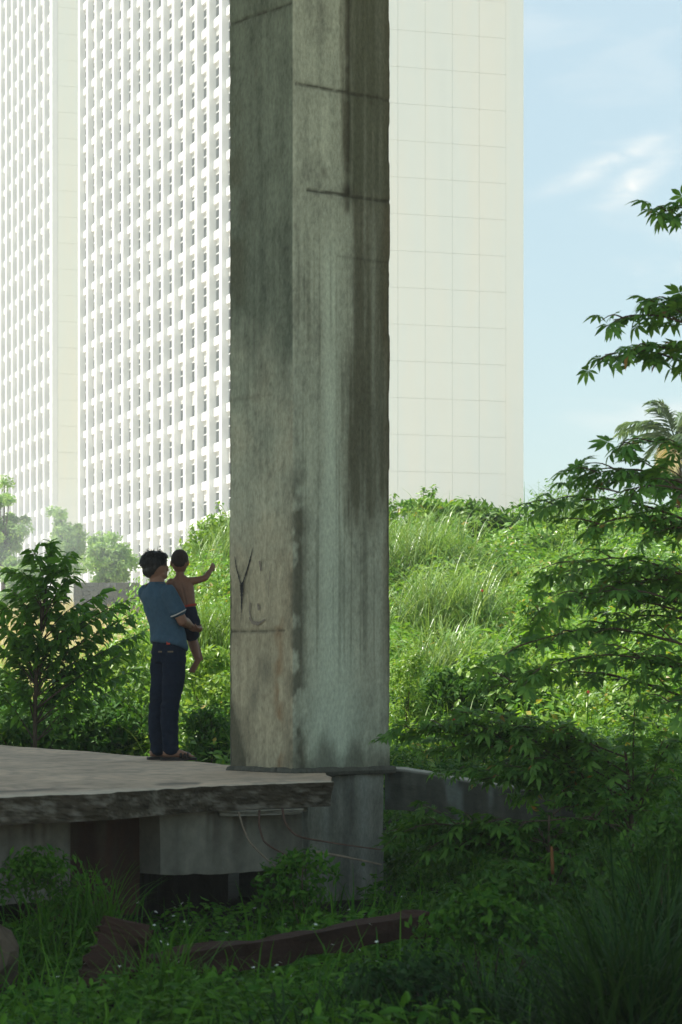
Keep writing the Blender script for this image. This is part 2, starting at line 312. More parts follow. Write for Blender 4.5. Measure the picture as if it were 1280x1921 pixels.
# ------------------------------------------------------------------ pillar and bridge deck
NL = np.array([-.62, .785]); NL /= np.linalg.norm(NL); NR = np.array([.785, .62]); NR /= np.linalg.norm(NR)
PN = np.array([-.339, 17.9]); WL, WR = .77, .888
def pillar_xy(u):      # u<0 on the left face, u>0 on the right face
    u = np.asarray(u, float)[..., None]
    return PN+np.where(u < 0, -u*NL, u*NR)
def pillar_color(u, z):
    q = np.stack([u*7, z*2.2, 0*u], -1); n = fbm(q, 11, 5); n2 = fbm(np.stack([u*26, z*1.1, 0*u], -1), 21, 4); n3 = fbm(np.stack([u*3, z*3, 0*u], -1), 31, 4); nf = fbm(np.stack([u*30, z*22, 0*u], -1), 41, 3)
    def mix(c, d, k): return c*(1-k[:, None])+np.array(d)*k[:, None]
    c = np.tile(np.array([.40, .41, .345]), (len(u), 1))
    Lf = u < 0
    beige = sst(3.9, 2.0, z+(n3-.5)*1.6)  # warm lower tone, partly ground bounce painted into the colour
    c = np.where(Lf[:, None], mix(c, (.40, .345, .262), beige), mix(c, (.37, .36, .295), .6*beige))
    c = np.where((Lf)[:, None], mix(c, (.145, .168, .138), sst(3.1, 4.4, z+(n3-.5)*1.2)*.85), c)  # dark upper left face, partly shade painted into the colour
    sp_ = sst(.58, .74, fbm(np.stack([u*45, z*30, 0*u], -1), 91, 3)); pt = sst(.5, .68, fbm(np.stack([u*5, z*2.4, 0*u], -1), 93, 5, .6))
    c *= (1+.42*(n2-.5)+.38*(n-.5)+.30*(nf-.5)-.14*sp_-.20*pt)[:, None]
    # right half of the right face: dark algae streaks
    k = np.where(u > .0, sst(.42, .60, u+(n2-.5)*.26), 0)*sst(2.45, 3.2, z+(n-.5)*1.4)*(.62+1.0*(n2-.4))
    c = mix(c, (.088, .080, .054), np.clip(k, 0, .88))
    c = mix(c, (.12, .095, .06), np.clip(np.where(u > 0, sst(.78, .87, u+(n-.5)*.08), 0)*.7*sst(1.0, 2.0, z), 0, 1))
    c = mix(c, (.10, .105, .075), np.clip(np.where(u > 0, sst(.44, .50, u+(n-.5)*.05), 0)*(.35+.8*(n2-.25))*sst(4.9, 5.2, z), 0, 1))
    dl = np.where(u > 0, np.exp(-((u-.49+.02*(n2-.5))/.022)**2), 0)*sst(4.9, 5.0, z)*sst(.30, .55, fbm(np.stack([u*3, z*6, 0*u], -1), 51, 3))
    c = mix(c, (.055, .05, .035), np.clip(dl, 0, .85))
    # pale lime run down the right face
    w = .065+.07*sst(3.2, 2.4, z)+.10*sst(2.2, 1.2, z); cc = .335+.03*sst(3, 1.5, z)+.015*(n-.5)
    k = np.where(u > 0, np.exp(-(np.abs(u-cc)/w)**2.6), 0)*sst(4.9, 4.4, z)*(.92+.4*(n3-.5))
    c = mix(c, (.53, .56, .48), np.clip(k, 0, .85))
    k = np.where(u > 0, np.exp(-((u-.70)/.09)**2), 0)*np.exp(-((z-1.75)/.4)**2)*(.5+n2-.5)
    c = mix(c, (.44, .43, .36), np.clip(k, 0, .7))
    # fine vertical drip lines
    dr = np.where(u > .05, sst(.60, .72, fbm(np.stack([u*55, z*.45, 0*u], -1), 61, 2)), 0)*sst(1.3, 2.0, z)*sst(5.0, 4.3, z)
    c = mix(c, (.10, .098, .072), np.clip(dr*.45, 0, 1))
    # corner spalling stain
    k = np.exp(-((u-.035)/.075)**2)*sst(3.3, 2.7, z)*sst(.36, .55, fbm(np.stack([u*12, z*7, 0*u], -1), 71, 4))
    c = mix(c, (.10, .092, .07), np.clip(k*.95, 0, .85))
    k = np.where(Lf, np.exp(-((u+.17)/.05)**2), 0)*sst(3.2, 2.4, z)*sst(.42, .6, fbm(np.stack([u*9, z*6, 0*u], -1), 81, 3))
    c = mix(c, (.25, .15, .085), np.clip(k*.75, 0, 1))
    # mottled patches on the upper left face
    k = np.where(Lf, sst(-.50, -.68, u+.10*(n-.5)), 0)*sst(3.9, 4.3, z)*sst(6.0, 5.6, z)*sst(.45, .62, n3)
    c = mix(c, (.12, .12, .09), np.clip(k*.7, 0, 1))
    # damp black skirt
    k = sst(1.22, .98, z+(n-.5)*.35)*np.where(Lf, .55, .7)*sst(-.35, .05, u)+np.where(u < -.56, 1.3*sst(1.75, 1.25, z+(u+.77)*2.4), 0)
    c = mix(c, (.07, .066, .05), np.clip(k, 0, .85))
    for uu, zz, r in ((-.33, 1.65, .075), (-.47, 1.45, .06), (-.60, 5.0, .05), (.28, 5.2, .03), (-.28, 3.05, .018), (-.44, 5.95, .018)):
        k = np.exp(-(((u-uu)/r)**2+((z-zz)/(r*1.7))**2)); c = mix(c, (.13, .125, .10), np.clip(k*.65, 0, 1))
    # formwork joints
    for zz, u0, u1, st in ((6.37, -.8, -.02, .8), (5.80, .02, .9, .75), (5.06, .12, .9, .9), (4.62, .4, .9, .4), (1.93, -.8, -.1, .6), (3.62, -.8, -.25, .25)):
        wv = zz+.02*(fbm(np.stack([u*9, 0*u, 0*u], -1), int(zz*10), 3)-.5)
        k = np.exp(-((z-wv)/.011)**2)*st*((u > u0) & (u < u1))*(.6+.6*sst(.3, .6, n2))
        k = k+np.exp(-((z-wv+.03)/.05)**2)*st*.25*((u > u0) & (u < u1))*n2
        c = mix(c, (.055, .052, .04), np.clip(k, 0, .9))
    k = np.exp(-(((u-.49)/.05)**2+((z-5.09)/.05)**2)); c = mix(c, (.045, .042, .032), k*.9)
    return np.clip(c*[1.03, 1.07, .97], .01, .8)
def build_pillar():
    base = empty('concrete_pillar', (PN[0], PN[1]+.5, 0)); tag(base, 'weathered square concrete pillar with a bare corner towards the viewer', 'pillar')
    b0 = np.array([PN[0], PN[1]+.5, 0])
    st = .0125
    us = np.concatenate([np.linspace(-WL, 0, int(WL/st)+1), np.linspace(0, WR, int(WR/st)+1)[1:]]); zs = np.arange(.93, 6.62, st)
    U, Z = np.meshgrid(us, zs, indexing='ij'); u = U.ravel(); z = Z.ravel()
    xy = pillar_xy(u)
    nrm = np.where(u[:, None] < 0, [[-NR[0], -NR[1]]], [[-NL[0], -NL[1]]])
    e = np.exp(-(u/.03)**2); nrm = nrm*(1-e[:, None])+e[:, None]*np.array([[-(NL+NR)[0]/1.414, -(NL+NR)[1]/1.414]])
    d = .012*(fbm(np.stack([u*4, z*2, 0*u], -1), 7, 4)-.5)+.006*(fbm(np.stack([u*20, z*14, 0*u], -1), 8, 3)-.5)
    d -= np.exp(-(u/.014)**2)*(.009+.016*sst(.45, .7, fbm(np.stack([0*u, z*5, 0*u], -1), 17, 4))*sst(3.4, 2.6, z))
    for uu in (-WL, WR): d -= np.exp(-((u-uu)/.014)**2)*.010*(.5+1.6*sst(.45, .7, fbm(np.stack([0*u+uu, z*4, 0*u], -1), 19, 4)))
    for zz, u0, u1 in ((6.37, -.8, 0), (5.80, 0, .9), (5.06, .12, .9), (1.93, -.8, -.1)): d -= .008*np.exp(-((z-zz)/.012)**2)*((u > u0) & (u < u1))
    d += .012*np.where(u > 0, np.exp(-((u-.49)/.012)**2), 0)*sst(4.9, 5.0, z)
    V = np.column_stack([xy+nrm*d[:, None], z])-b0
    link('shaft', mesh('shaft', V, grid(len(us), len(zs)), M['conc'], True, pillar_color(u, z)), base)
    # back faces
    A = pillar_xy(np.array([-WL]))[0]; C = pillar_xy(np.array([WR]))[0]; D = A+C-PN
    ins = .012
    def wall(a, b, n=60):
        uu = np.linspace(0, 1, 14); zz = np.arange(.93, 6.63, .06); a = np.array(a); b = np.array(b)
        UU, ZZ = np.meshgrid(uu, zz, indexing='ij'); xy = a+(b-a)*UU.reshape(-1, 1); v = np.column_stack([xy, ZZ.ravel()])-b0
        c = np.tile([.24, .235, .19], (len(v), 1))*(.7+.6*fbm(v*[5, 5, 1.5], 3, 4))[:, None]; return v, grid(14, len(zz)), c
    v1, f1, c1 = wall(C-NR*ins, D-NR*ins); v2, f2, c2 = wall(D-NL*ins, A-NL*ins)
    V, Fc = cat([(v1, f1), (v2, f2)]); link('rear_faces', mesh('rear_faces', V, Fc, M['conc'], False, np.vstack([c1, c2])), base)
    # stub below the platform, narrower, rough
    us = np.linspace(-.66, .80, 110); zs = np.linspace(-.3, .95, 95); U, Z = np.meshgrid(us, zs, indexing='ij'); u = U.ravel(); z = Z.ravel()
    xy = pillar_xy(u)+(NL+NR)*.045; nrm = np.where(u[:, None] < 0, [[-NR[0], -NR[1]]], [[-NL[0], -NL[1]]])
    d = .03*(fbm(np.stack([u*9, z*9, 0*u], -1), 4, 4)-.5)+.02*np.sign(np.sin(u*9+2))*(u > .1)
    c = np.tile([.20, .20, .165], (len(u), 1))*(.45+1.1*fbm(np.stack([u*16, z*3, 0*u], -1), 14, 4))[:, None]
    kk = np.where(u > .2, np.exp(-((u-.30)/.03)**2)+.8*np.exp(-((u-.62)/.05)**2), 0)[:, None]*.6; c = c*(1-kk)+np.array([.33, .345, .30])*kk
    link('stub', mesh('stub', np.column_stack([xy+nrm*d[:, None], z])-b0, grid(110, 95), M['conc'], True, c), base)
    # ragged collar of mortar at the foot
    a = np.linspace(0, 1, 60); ring = []
    path = np.vstack([pillar_xy(np.linspace(-WL-.02, 0, 30)), pillar_xy(np.linspace(.01, WR+.02, 30))])
    rr = .018+.030*fbm(np.column_stack([path*6, 0*path[:, 0]]), 2, 3)
    v, f = tube(np.column_stack([path+.01*np.random.RandomState(1).randn(60, 2), np.full(60, .925)]), rr, 7)
    link('mortar_collar', mesh('mortar_collar', v-b0, f, M['slab'], False, np.tile([.10, .098, .078], (len(v), 1))), base)
    cap = []
    cx = (A+C)/2
    link('upper_shaft', mesh('upper_shaft', np.array(box(-.40, .40, -.46, .46, 0, 6.97)[0])@np.array([[NL[0], NL[1], 0], [NR[0], NR[1], 0], [0, 0, 1]])+np.array([cx[0], cx[1], 6.62])-b0, BOXF, M['deck']), base)
    # hand drawn marks on the left face
    def stroke(pts, w, m, nm):
        # pts in photo pixels on the left face
        out = []
        for px, py in pts:
            s = None
            t = np.linspace(0, WL, 400); xy = PN+t[:, None]*NL; pxx = 640+xy[:, 0]/xy[:, 1]*F; i = np.argmin(np.abs(pxx-px)); out.append([-t[i], EYE-(py-HZ)/F*xy[i, 1]])
        out = np.array(out); k = np.linspace(0, 1, len(out)); kk = np.linspace(0, 1, 22); uu = np.interp(kk, k, out[:, 0]); zz = np.interp(kk, k, out[:, 1])
        tg = np.gradient(np.column_stack([uu, zz]), axis=0); tg /= np.linalg.norm(tg, axis=1)[:, None]+1e-9; nn = np.column_stack([-tg[:, 1], tg[:, 0]])
        ww = np.interp(kk, np.linspace(0, 1, len(w)), w)*(.7+.6*np.random.RandomState(len(out)).rand(22)); V = []
        for sg in (-1, 1):
            a = np.column_stack([uu, zz])+sg*nn*ww[:, None]; xy = pillar_xy(np.minimum(a[:, 0], -.01))-NR*.011; V.append(np.column_stack([xy, a[:, 1]]))
        V = np.stack(V, 1).reshape(-1, 3)-b0; q = [[2*i, 2*i+1, 2*i+3, 2*i+2] for i in range(21)]
        link(nm, mesh(nm, V, np.array(q), M[m]), base)
    stroke([(443, 1044), (446, 1066), (452, 1088), (456, 1100)], [.002, .006, .005, .012], 'black', 'painted_mark')
    stroke([(477, 1028), (470, 1056), (462, 1082), (456, 1100)], [.001, .008, .006, .012], 'black', 'painted_mark')
    stroke([(456, 1098), (456, 1120), (455.5, 1145), (454, 1168)], [.018, .012, .005, .001], 'black', 'painted_mark')
    stroke([(470, 1158), (476, 1168), (487, 1170), (500, 1162)], [.006, .013, .013, .005], 'faint', 'charcoal_mark')
    stroke([(486, 1132), (489, 1145)], [.012, .010], 'faint', 'charcoal_mark')
    stroke([(489, 1052), (492, 1072)], [.012, .008], 'faint', 'charcoal_mark')
    stroke([(509, 1072), (507, 1098), (506, 1120)], [.003, .003, .002], 'faint', 'charcoal_mark')
    stroke([(472, 1130), (471, 1150), (474, 1162)], [.006, .008, .004], 'faint', 'charcoal_mark')
build_pillar()
DK = empty('bridge_deck', (0, 15, 13.6)); tag(DK, 'concrete bridge deck overhead, carried by the pillar, above the top of the picture', 'bridge')
link('deck_slab', mesh('deck_slab', *box(-40, 40, -5.6, 12.6, 0.6, 1.5), M['deck']), DK)
for yy in (-4.8, 0.2, 5.6, 11.6): link('girder', mesh('girder', *box(-40, 40, yy-.3, yy+.3, 0, .598), M['deck']), DK)

# ------------------------------------------------------------------ broken platform
def ring_resample(poly, step, jit, seed):
    poly = np.array(poly, float); out = []
    for i in range(len(poly)):
        a, b = poly[i], poly[(i+1) % len(poly)]; n = max(2, int(np.linalg.norm(b-a)/step))
        for k in range(n): out.append(a+(b-a)*k/n)
    out = np.array(out)
    d = fbm(np.column_stack([out*2.2, 0*out[:, 0]]), seed, 4)-.5; e = fbm(np.column_stack([out*2.2, 0*out[:, 0]+9]), seed+1, 4)-.5
    return out+np.column_stack([d, e])*jit*2
def build_platform():
    base = empty('concrete_platform', (-2, 17, .3)); tag(base, 'broken concrete platform the man stands on', 'platform'); b0 = np.array([-2, 17, .3])
    f = lambda px, py: P(px, py, F*.68/(py-HZ))[:2]
    fr = [np.array([-4.4, 11.7]), f(0, 1494), f(110, 1490), f(208, 1487), f(300, 1480), f(404, 1473), f(520, 1469), f(623, 1466)]
    bk = [np.array([-.075, 17.1]), np.array([-.10, 18.3]), np.array([-.5, 18.9]), f(436, 1435), f(300, 1421), f(150, 1408), f(0, 1398), np.array([-5.2, 29.0]), np.array([-7.5, 28.0])]
    def layer(nm, z0, z1, off, seed, colf, jit, poly=None, m='slab'):
        pts = ring_resample(fr+bk, .026, jit, seed) if poly is None else ring_resample(poly, .03, jit, seed)
        c = pts.mean(0); n = len(pts)
        # top triangulated through concentric rings so that it can carry relief
        K = 64; V = []
        for k in range(K+1):
            s = 1-(k/K)**1.3 if k < K else 0.0
            V.append(c+(pts-c)*max(s, .0005))
        V = np.array(V); zt = z1+.012*(fbm(np.concatenate([V*1.5, 0*V[..., :1]], -1), seed, 4)-.5)*1.0
        zt[0] -= .012*fbm(np.column_stack([pts*9, 0*pts[:, 0]]), seed+5, 3); 
        top = np.concatenate([V, zt[..., None]], -1).reshape(-1, 3)
        q = []
        idx = np.arange((K+1)*n).reshape(K+1, n); a = idx[:-1]; b = idx[1:]
        q = np.stack([a, np.roll(a, -1, 1), np.roll(b, -1, 1), b], -1).reshape(-1, 4)
        # side skirt, rows eroded
        R_ = 14; sk = []
        inw = (c-pts)/np.linalg.norm(c-pts, axis=1)[:, None]
        for r in range(R_+1):
            t = r/R_; dd = .06*(fbm(np.column_stack([pts*7, 0*pts[:, 0]+t*4.0]), seed+8, 5, .6)-.42)*min(1, t*5)+off*t
            sk.append(np.column_stack([pts+inw*dd[:, None], zt[0]*(1-t)+z0*t+.0*t]))
        n0 = len(top); sk = np.array(sk); si = n0+np.arange((R_+1)*n).reshape(R_+1, n); a = si[:-1]; b = si[1:]
        q2 = np.stack([a, b, np.roll(b, -1, 1), np.roll(a, -1, 1)], -1).reshape(-1, 4)
        cen = len(top)+sk.size//3
        V = np.vstack([top, sk.reshape(-1, 3), [[c[0], c[1], z0]]])
        bot = np.array([[si[-1, j], cen, cen, si[-1, (j+1) % n]] for j in range(n)])
        T = np.vstack([tri(q), tri(q2), bot[:, [0, 1, 3]]])
        col = colf(V, n0)
        return link(nm, mesh(nm, V-b0, T, M[m], False, col), base)
    def ctop(V, n0):
        n = fbm(V*[2.2, 1.0, 1], 5, 5); n2 = fbm(V*[13, 5, 1], 6, 5, .6)
        c = np.tile([.64, .495, .37], (len(V), 1))*(.62+.6*n)[:, None]
        k = (sst(.48, .66, n2)*.42)[:, None]; c = c*(1-k)+np.array([.24, .205, .165])*k
        # distance to the front edge: wet dark film and pale worn rim
        a, b = fr[1], fr[-1]; d = (b-a)/np.linalg.norm(b-a); nn = np.array([-d[1], d[0]]); dist = (V[:, :2]-a)@nn
        k = (np.exp(-((dist-.50)/.22)**2)*sst(.45, .60, n)*.8*(V[:, 0] < -.9))[:, None]; c = c*(1-k)+np.array([.13, .115, .10])*k
        k = (np.exp(-(np.maximum(dist, 0)/.16)**2)*.55)[:, None]; c = c*(1-k)+np.array([.60, .55, .45])*k
        # broken side faces: dark, paler where chipped
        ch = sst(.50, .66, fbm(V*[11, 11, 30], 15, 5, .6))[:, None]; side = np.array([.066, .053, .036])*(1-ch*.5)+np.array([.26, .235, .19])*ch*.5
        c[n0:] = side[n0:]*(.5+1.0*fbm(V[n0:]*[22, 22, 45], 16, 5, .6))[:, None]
        return c
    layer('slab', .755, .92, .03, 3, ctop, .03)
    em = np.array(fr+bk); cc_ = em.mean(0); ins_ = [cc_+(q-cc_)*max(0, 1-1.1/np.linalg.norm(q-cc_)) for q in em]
    layer('shade_fill', -.3, .750, .05, 13, lambda V, n0: np.tile([.022, .018, .012], (len(V), 1)), .06, poly=ins_)  # near-black block added inside to darken the shaded gap under the slab
    # spalled lower layer hanging under the right half of the front edge
    lo = [f(395, 1472)+[.03, .10], f(470, 1471)+[.03, .07], f(560, 1468)+[.03, .04], f(575, 1468)+[.0, .4], f(400, 1474)+[-.1, .7]]
    layer('spalled_layer', .715, .752, .02, 9, lambda V, n0: np.tile([.27, .25, .20], (len(V), 1))*(.5+.9*fbm(V*[6, 6, 20], 26, 4))[:, None], .05, poly=[np.array(p) for p in lo])
    # support walls set back under the slab
    a, b = np.array(fr[1]), np.array(fr[-1]); d = (b-a)/np.linalg.norm(b-a); nn = np.array([-d[1], d[0]])
    o0 = a+nn*.30
    def at(px):   # parameter along the wall line where the pixel column cuts it
        t = np.linspace(-3, 4, 3000); q = o0+t[:, None]*d; return t[np.argmin(np.abs(640+q[:, 0]/q[:, 1]*F-px))]
    def wall(nm, px0, px1, setback, z0, z1, col, seed, label=None, thick=.35):
        t0, t1 = (at(px0) if px0 > -500 else -2.6), at(px1); nu = int((t1-t0)/.03)+2; nz = int((z1-z0)/.03)+2
        tt = np.linspace(t0, t1, nu); zz = np.linspace(z0, z1, nz); T_, Z_ = np.meshgrid(tt, zz, indexing='ij'); tt = T_.ravel(); zz = Z_.ravel()
        rel = .02*(fbm(np.stack([tt*4, zz*4, 0*tt], -1), seed, 4)-.5)
        bx = .05*(fbm(np.stack([tt*3, 0*tt, 0*tt], -1), seed+3, 3)-.5)*sst(z0+.2, z0, zz)
        xy = o0+tt[:, None]*d+nn*(setback+rel)[:, None]; V1 = np.column_stack([xy, zz+bx]); V2 = np.column_stack([xy+nn*thick, zz+bx])
        q = grid(nu, nz); N1 = len(V1); I = np.arange(N1).reshape(nu, nz)
        edge = list(I[:, 0])+list(I[-1, 1:])+list(I[-2::-1, -1])+list(I[0, -2:0:-1]); qs = [[edge[i], edge[(i+1) % len(edge)], edge[(i+1) % len(edge)]+N1, edge[i]+N1] for i in range(len(edge))]
        V = np.vstack([V1, V2]); q = np.vstack([q, q+N1, np.array(qs)])
        n = fbm(np.stack([tt*9, zz*2.0, 0*tt], -1), seed+6, 5); c = np.array(col)[None]*(.55+.85*n)[:, None]
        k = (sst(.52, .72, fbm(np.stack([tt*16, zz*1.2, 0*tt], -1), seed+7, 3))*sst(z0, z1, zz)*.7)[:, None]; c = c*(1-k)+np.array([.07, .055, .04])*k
        o = link(nm, mesh(nm, V-b0, q, M['slab'], False, np.vstack([c, c])), base)
        if label: o['label'] = label
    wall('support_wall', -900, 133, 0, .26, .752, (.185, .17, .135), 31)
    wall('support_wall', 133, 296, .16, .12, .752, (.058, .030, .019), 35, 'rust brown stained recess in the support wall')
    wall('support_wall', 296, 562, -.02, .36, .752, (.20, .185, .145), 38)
    # exposed roots or rebar hanging out of the broken edge
    def rod(pts, r, m='rust'):
        p = np.array([P(x, y, Y) for x, y, Y in pts]); k = np.linspace(0, 1, len(p)); kk = np.linspace(0, 1, 18)
        c = np.column_stack([np.interp(kk, k, p[:, i]) for i in range(3)]); c[1:-1] = (c[:-2]+2*c[1:-1]+c[2:])/4
        v, t = tube(c, np.linspace(r, r*.55, 18), 6); link('exposed_bar', mesh('exposed_bar', v-b0, t, M[m], True), base)
    rod([(448, 1524, 16.0), (456, 1552, 15.95), (468, 1580, 15.85), (500, 1612, 15.7), (529, 1634, 15.6)], .007, 'twig')
    rod([(487, 1521, 16.1), (486, 1550, 16.0), (496, 1582, 15.9), (540, 1606, 15.7), (610, 1640, 15.6)], .008)
    rod([(530, 1517, 16.1), (535, 1545, 16.0), (556, 1570, 15.8), (640, 1584, 15.6), (715, 1594, 15.6)], .008)
    rod([(590, 1598, 16.2), (640, 1606, 16.1), (716, 1622, 16.0)], .010, 'twig')
build_platform()
def build_ledge():
    base = empty('concrete_ledge', (1.2, 18.4, 0)); tag(base, 'curved mossy concrete ledge to the right of the pillar, half buried in leaves', 'ledge'); b0 = np.array([1.2, 18.4, 0])
    keys = [(722, 1442, 18.55), (760, 1443, 18.5), (800, 1449, 18.45), (850, 1459, 18.3), (905, 1468, 18.2), (960, 1475, 18.05), (1010, 1482, 17.9), (1080, 1490, 17.6)]
    p = np.array([P(*k) for k in keys]); k = np.linspace(0, 1, len(p)); n = 110; kk = np.linspace(0, 1, n); c = np.column_stack([np.interp(kk, k, p[:, i]) for i in range(3)])
    hgt = .30; rows = 14; V = []
    for r in range(rows+1):
        t = r/rows; dd = .035*(fbm(c*[4, 4, 1]+[0, 0, t*3], 5, 4)-.5)
        V.append(np.column_stack([c[:, 0], c[:, 1]-dd, c[:, 2]-hgt*t]))
    top = [np.column_stack([c[:, 0], c[:, 1]+w, c[:, 2]+.01*(fbm(c*[6, 6, 1]+[0, 0, w*5], 3, 3)-.5)]) for w in (.5, .3, .15, .05)]
    V = np.array(top+V); m = len(V); V = V.transpose(1, 0, 2).reshape(-1, 3)
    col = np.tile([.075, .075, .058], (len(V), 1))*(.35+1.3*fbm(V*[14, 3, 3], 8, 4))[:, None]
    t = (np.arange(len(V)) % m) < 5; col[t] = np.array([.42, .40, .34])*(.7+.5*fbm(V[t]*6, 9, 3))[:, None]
    kk = ((~t)*sst(.5, .65, fbm(V*[7, 3, 2], 12, 3))*.6)[:, None]; col = col*(1-kk)+np.array([.21, .24, .21])*kk
    link('coping', mesh('coping', V-b0, grid(n, m), M['slab'], False, col), base)
build_ledge()

# ------------------------------------------------------------------ foliage tools
LEAF = (np.array([[0, 0, 0], [.30, .20, .03], [.35, 0, -.02], [.30, -.20, .03], [.72, .15, -.02], [.75, 0, -.07], [.72, -.15, -.02], [1, 0, -.16]], float),
        np.array([[0, 2, 1], [0, 3, 2], [1, 2, 5], [1, 5, 4], [2, 3, 6], [2, 6, 5], [4, 5, 7], [5, 6, 7]]))
LEAF4 = (np.array([[0, 0, 0], [.42, .23, .03], [.5, 0, -.04], [.42, -.23, .03], [1, 0, -.16]], float), np.array([[0, 2, 1], [0, 3, 2], [1, 2, 4], [2, 3, 4]]))
LANCE = (LEAF[0]*[1, .62, 1.35], LEAF[1])
def palmate(nl=7, droop=.25, seed=0):
    r = np.random.RandomState(seed); V = []; T = []
    for k, a in enumerate(np.linspace(-118, 118, nl)):
        Ln = (1-.42*abs(a/118)**1.3)*(.9+.2*r.rand()); a = R(a+r.uniform(-6, 6)); c, s = math.cos(a), math.sin(a)
        dz = -droop*(.7+.6*r.rand())
        pts = np.array([[0.02, 0, 0], [.42, .15, .0], [.45, 0, -.03], [.42, -.15, .0], [.70, .135, dz*.5], [.72, 0, dz*.5-.03], [.70, -.135, dz*.5], [1, 0, dz*1.25]])*[Ln, Ln, Ln]
        q = np.column_stack([pts[:, 0]*c-pts[:, 1]*s, pts[:, 0]*s+pts[:, 1]*c, pts[:, 2]]); n = len(V)*8; V.append(q); T.append(LEAF[1]+n)
    V = np.vstack(V)*.62+[.42, 0, 0]; T = np.vstack(T)
    pv = np.array([[0, .006, 0], [0, -.006, 0], [.43, -.006, .012], [.43, .006, .012]]); n = len(V)
    return np.vstack([V, pv]), np.vstack([T, [[n, n+1, n+2], [n, n+2, n+3]]])
def unit(v): return v/(np.linalg.norm(v, axis=-1, keepdims=True)+1e-9)
def frames(d, nrm):
    d = unit(d); y = unit(np.cross(nrm, d)); z = np.cross(d, y); return np.stack([d, y, z], -1)
def scatter(tpl, pos, Rm, sc):
    V, T = tpl; n = len(pos); k = len(V); sc = np.asarray(sc)
    s = sc[:, None, None] if sc.ndim == 1 else sc[:, None, :]
    W_ = np.einsum('nij,nkj->nki', Rm, V[None]*s)+pos[:, None]
    return W_.reshape(-1, 3), (T[None]+(np.arange(n)*k)[:, None, None]).reshape(-1, 3)
def blades(base, az, Ln, lean, curl, w, seg=5):
    n = len(base); s = np.linspace(0, 1, seg+1); th = lean[:, None]+curl[:, None]*s[None]**1.3
    dr = np.sin(th)*(Ln/seg)[:, None]; dz = np.cos(th)*(Ln/seg)[:, None]
    r = np.concatenate([np.zeros((n, 1)), np.cumsum(dr[:, :-1], 1)], 1); z = np.concatenate([np.zeros((n, 1)), np.cumsum(dz[:, :-1], 1)], 1)
    dx, dy = np.cos(az)[:, None], np.sin(az)[:, None]
    C = np.stack([base[:, :1]+r*dx, base[:, 1:2]+r*dy, base[:, 2:]+z], -1)
    ww = w[:, None]*(1-s[None]**2)*.5+.0006; side = np.stack([-dy*ww, dx*ww, 0*ww], -1)
    V = np.stack([C-side, C+side], 2).reshape(n, -1, 3); k = 2*(seg+1)
    q = np.array([[2*i, 2*i+1, 2*i+3, 2*i+2] for i in range(seg)])
    return V.reshape(-1, 3), tri((q[None]+(np.arange(n)*k)[:, None, None]).reshape(-1, 4))
def lump_leaves(c, rad, n, size, rs, droop=.25, up=.6, shell=.35, zmin=-.25):
    """leaves spread through the outer part of an ellipsoid: positions, frames, sizes"""
    o = unit(rs.randn(n*2, 3)); o = o[o[:, 2] > zmin][:n]; n = len(o)
    rr = 1-shell*rs.rand(n)**1.4+.10*(fbm(o*2.3+c, 5, 3)-.5)*3
    pos = c+o*rad*rr[:, None]
    d = unit(np.cross(o, rs.randn(n, 3)))+.45*o+np.array([0, 0, -droop]); nm = o+np.array([0, 0, up])+.55*rs.randn(n, 3)
    return pos, frames(d, nm), size*(.6+.8*rs.rand(n))
def inframe(p, m=0):
    px = 640+p[:, 0]/p[:, 1]*F; py = HZ-(p[:, 2]-EYE)/p[:, 1]*F
    return (px > -m) & (px < 1280+m) & (py > -m) & (py < 1921+m)
def bezier(p, n=14):
    p = np.array(p, float); k = np.linspace(0, 1, len(p)); kk = np.linspace(0, 1, n)
    c = np.column_stack([np.interp(kk, k, p[:, i]) for i in range(3)])
    for _ in range(3): c[1:-1] = (c[:-2]+2*c[1:-1]+c[2:])/4
    return c
def bush(name, label, category, c, rad, n, size, m, seed, tpl=LEAF4, lumps=15, stems=9, droop=.25, group=None, up=.6):
    rs = np.random.RandomState(seed); c = np.array(c, float); rad = np.array(rad, float)
    gz = float(height(c[0], c[1])); b = empty(name, (c[0], c[1], gz)); tag(b, label, category, group); b0 = np.array([c[0], c[1], gz])
    out = []; st = []
    for k in range(lumps):
        a_ = rs.uniform(0, 6.28); q_ = rs.rand()**.6; r = rad*(.34+.24*rs.rand()); hx = c[2]+rad[2]*(.75-.9*q_*q_)
        cc = np.array([c[0]+math.cos(a_)*q_*rad[0]*.85, c[1]+math.sin(a_)*q_*rad[1]*.85, gz+.12+(hx-gz-.12)*rs.rand()**.55]); r[2] *= rs.uniform(.7, 1.25)
        p, Rm, s = lump_leaves(cc, r, n//lumps, size, rs, droop, up, .55, -.6); out.append(scatter(tpl, p, Rm, s))
        if k < stems:
            q = bezier([b0+[rs.uniform(-.1, .1), rs.uniform(-.1, .1), -.05], b0*.4+cc*.6+rs.randn(3)*.06, cc], 8); st.append(tube(q, np.linspace(.016, .005, 8)*max(rad.max(), .4), 5))
    V, T = cat(out); k = link('foliage', mesh('foliage', V-b0, T, M[m]), b)
    V, T = cat(st); link('stems', mesh('stems', V-b0, T, M['bark']), b)
    return b
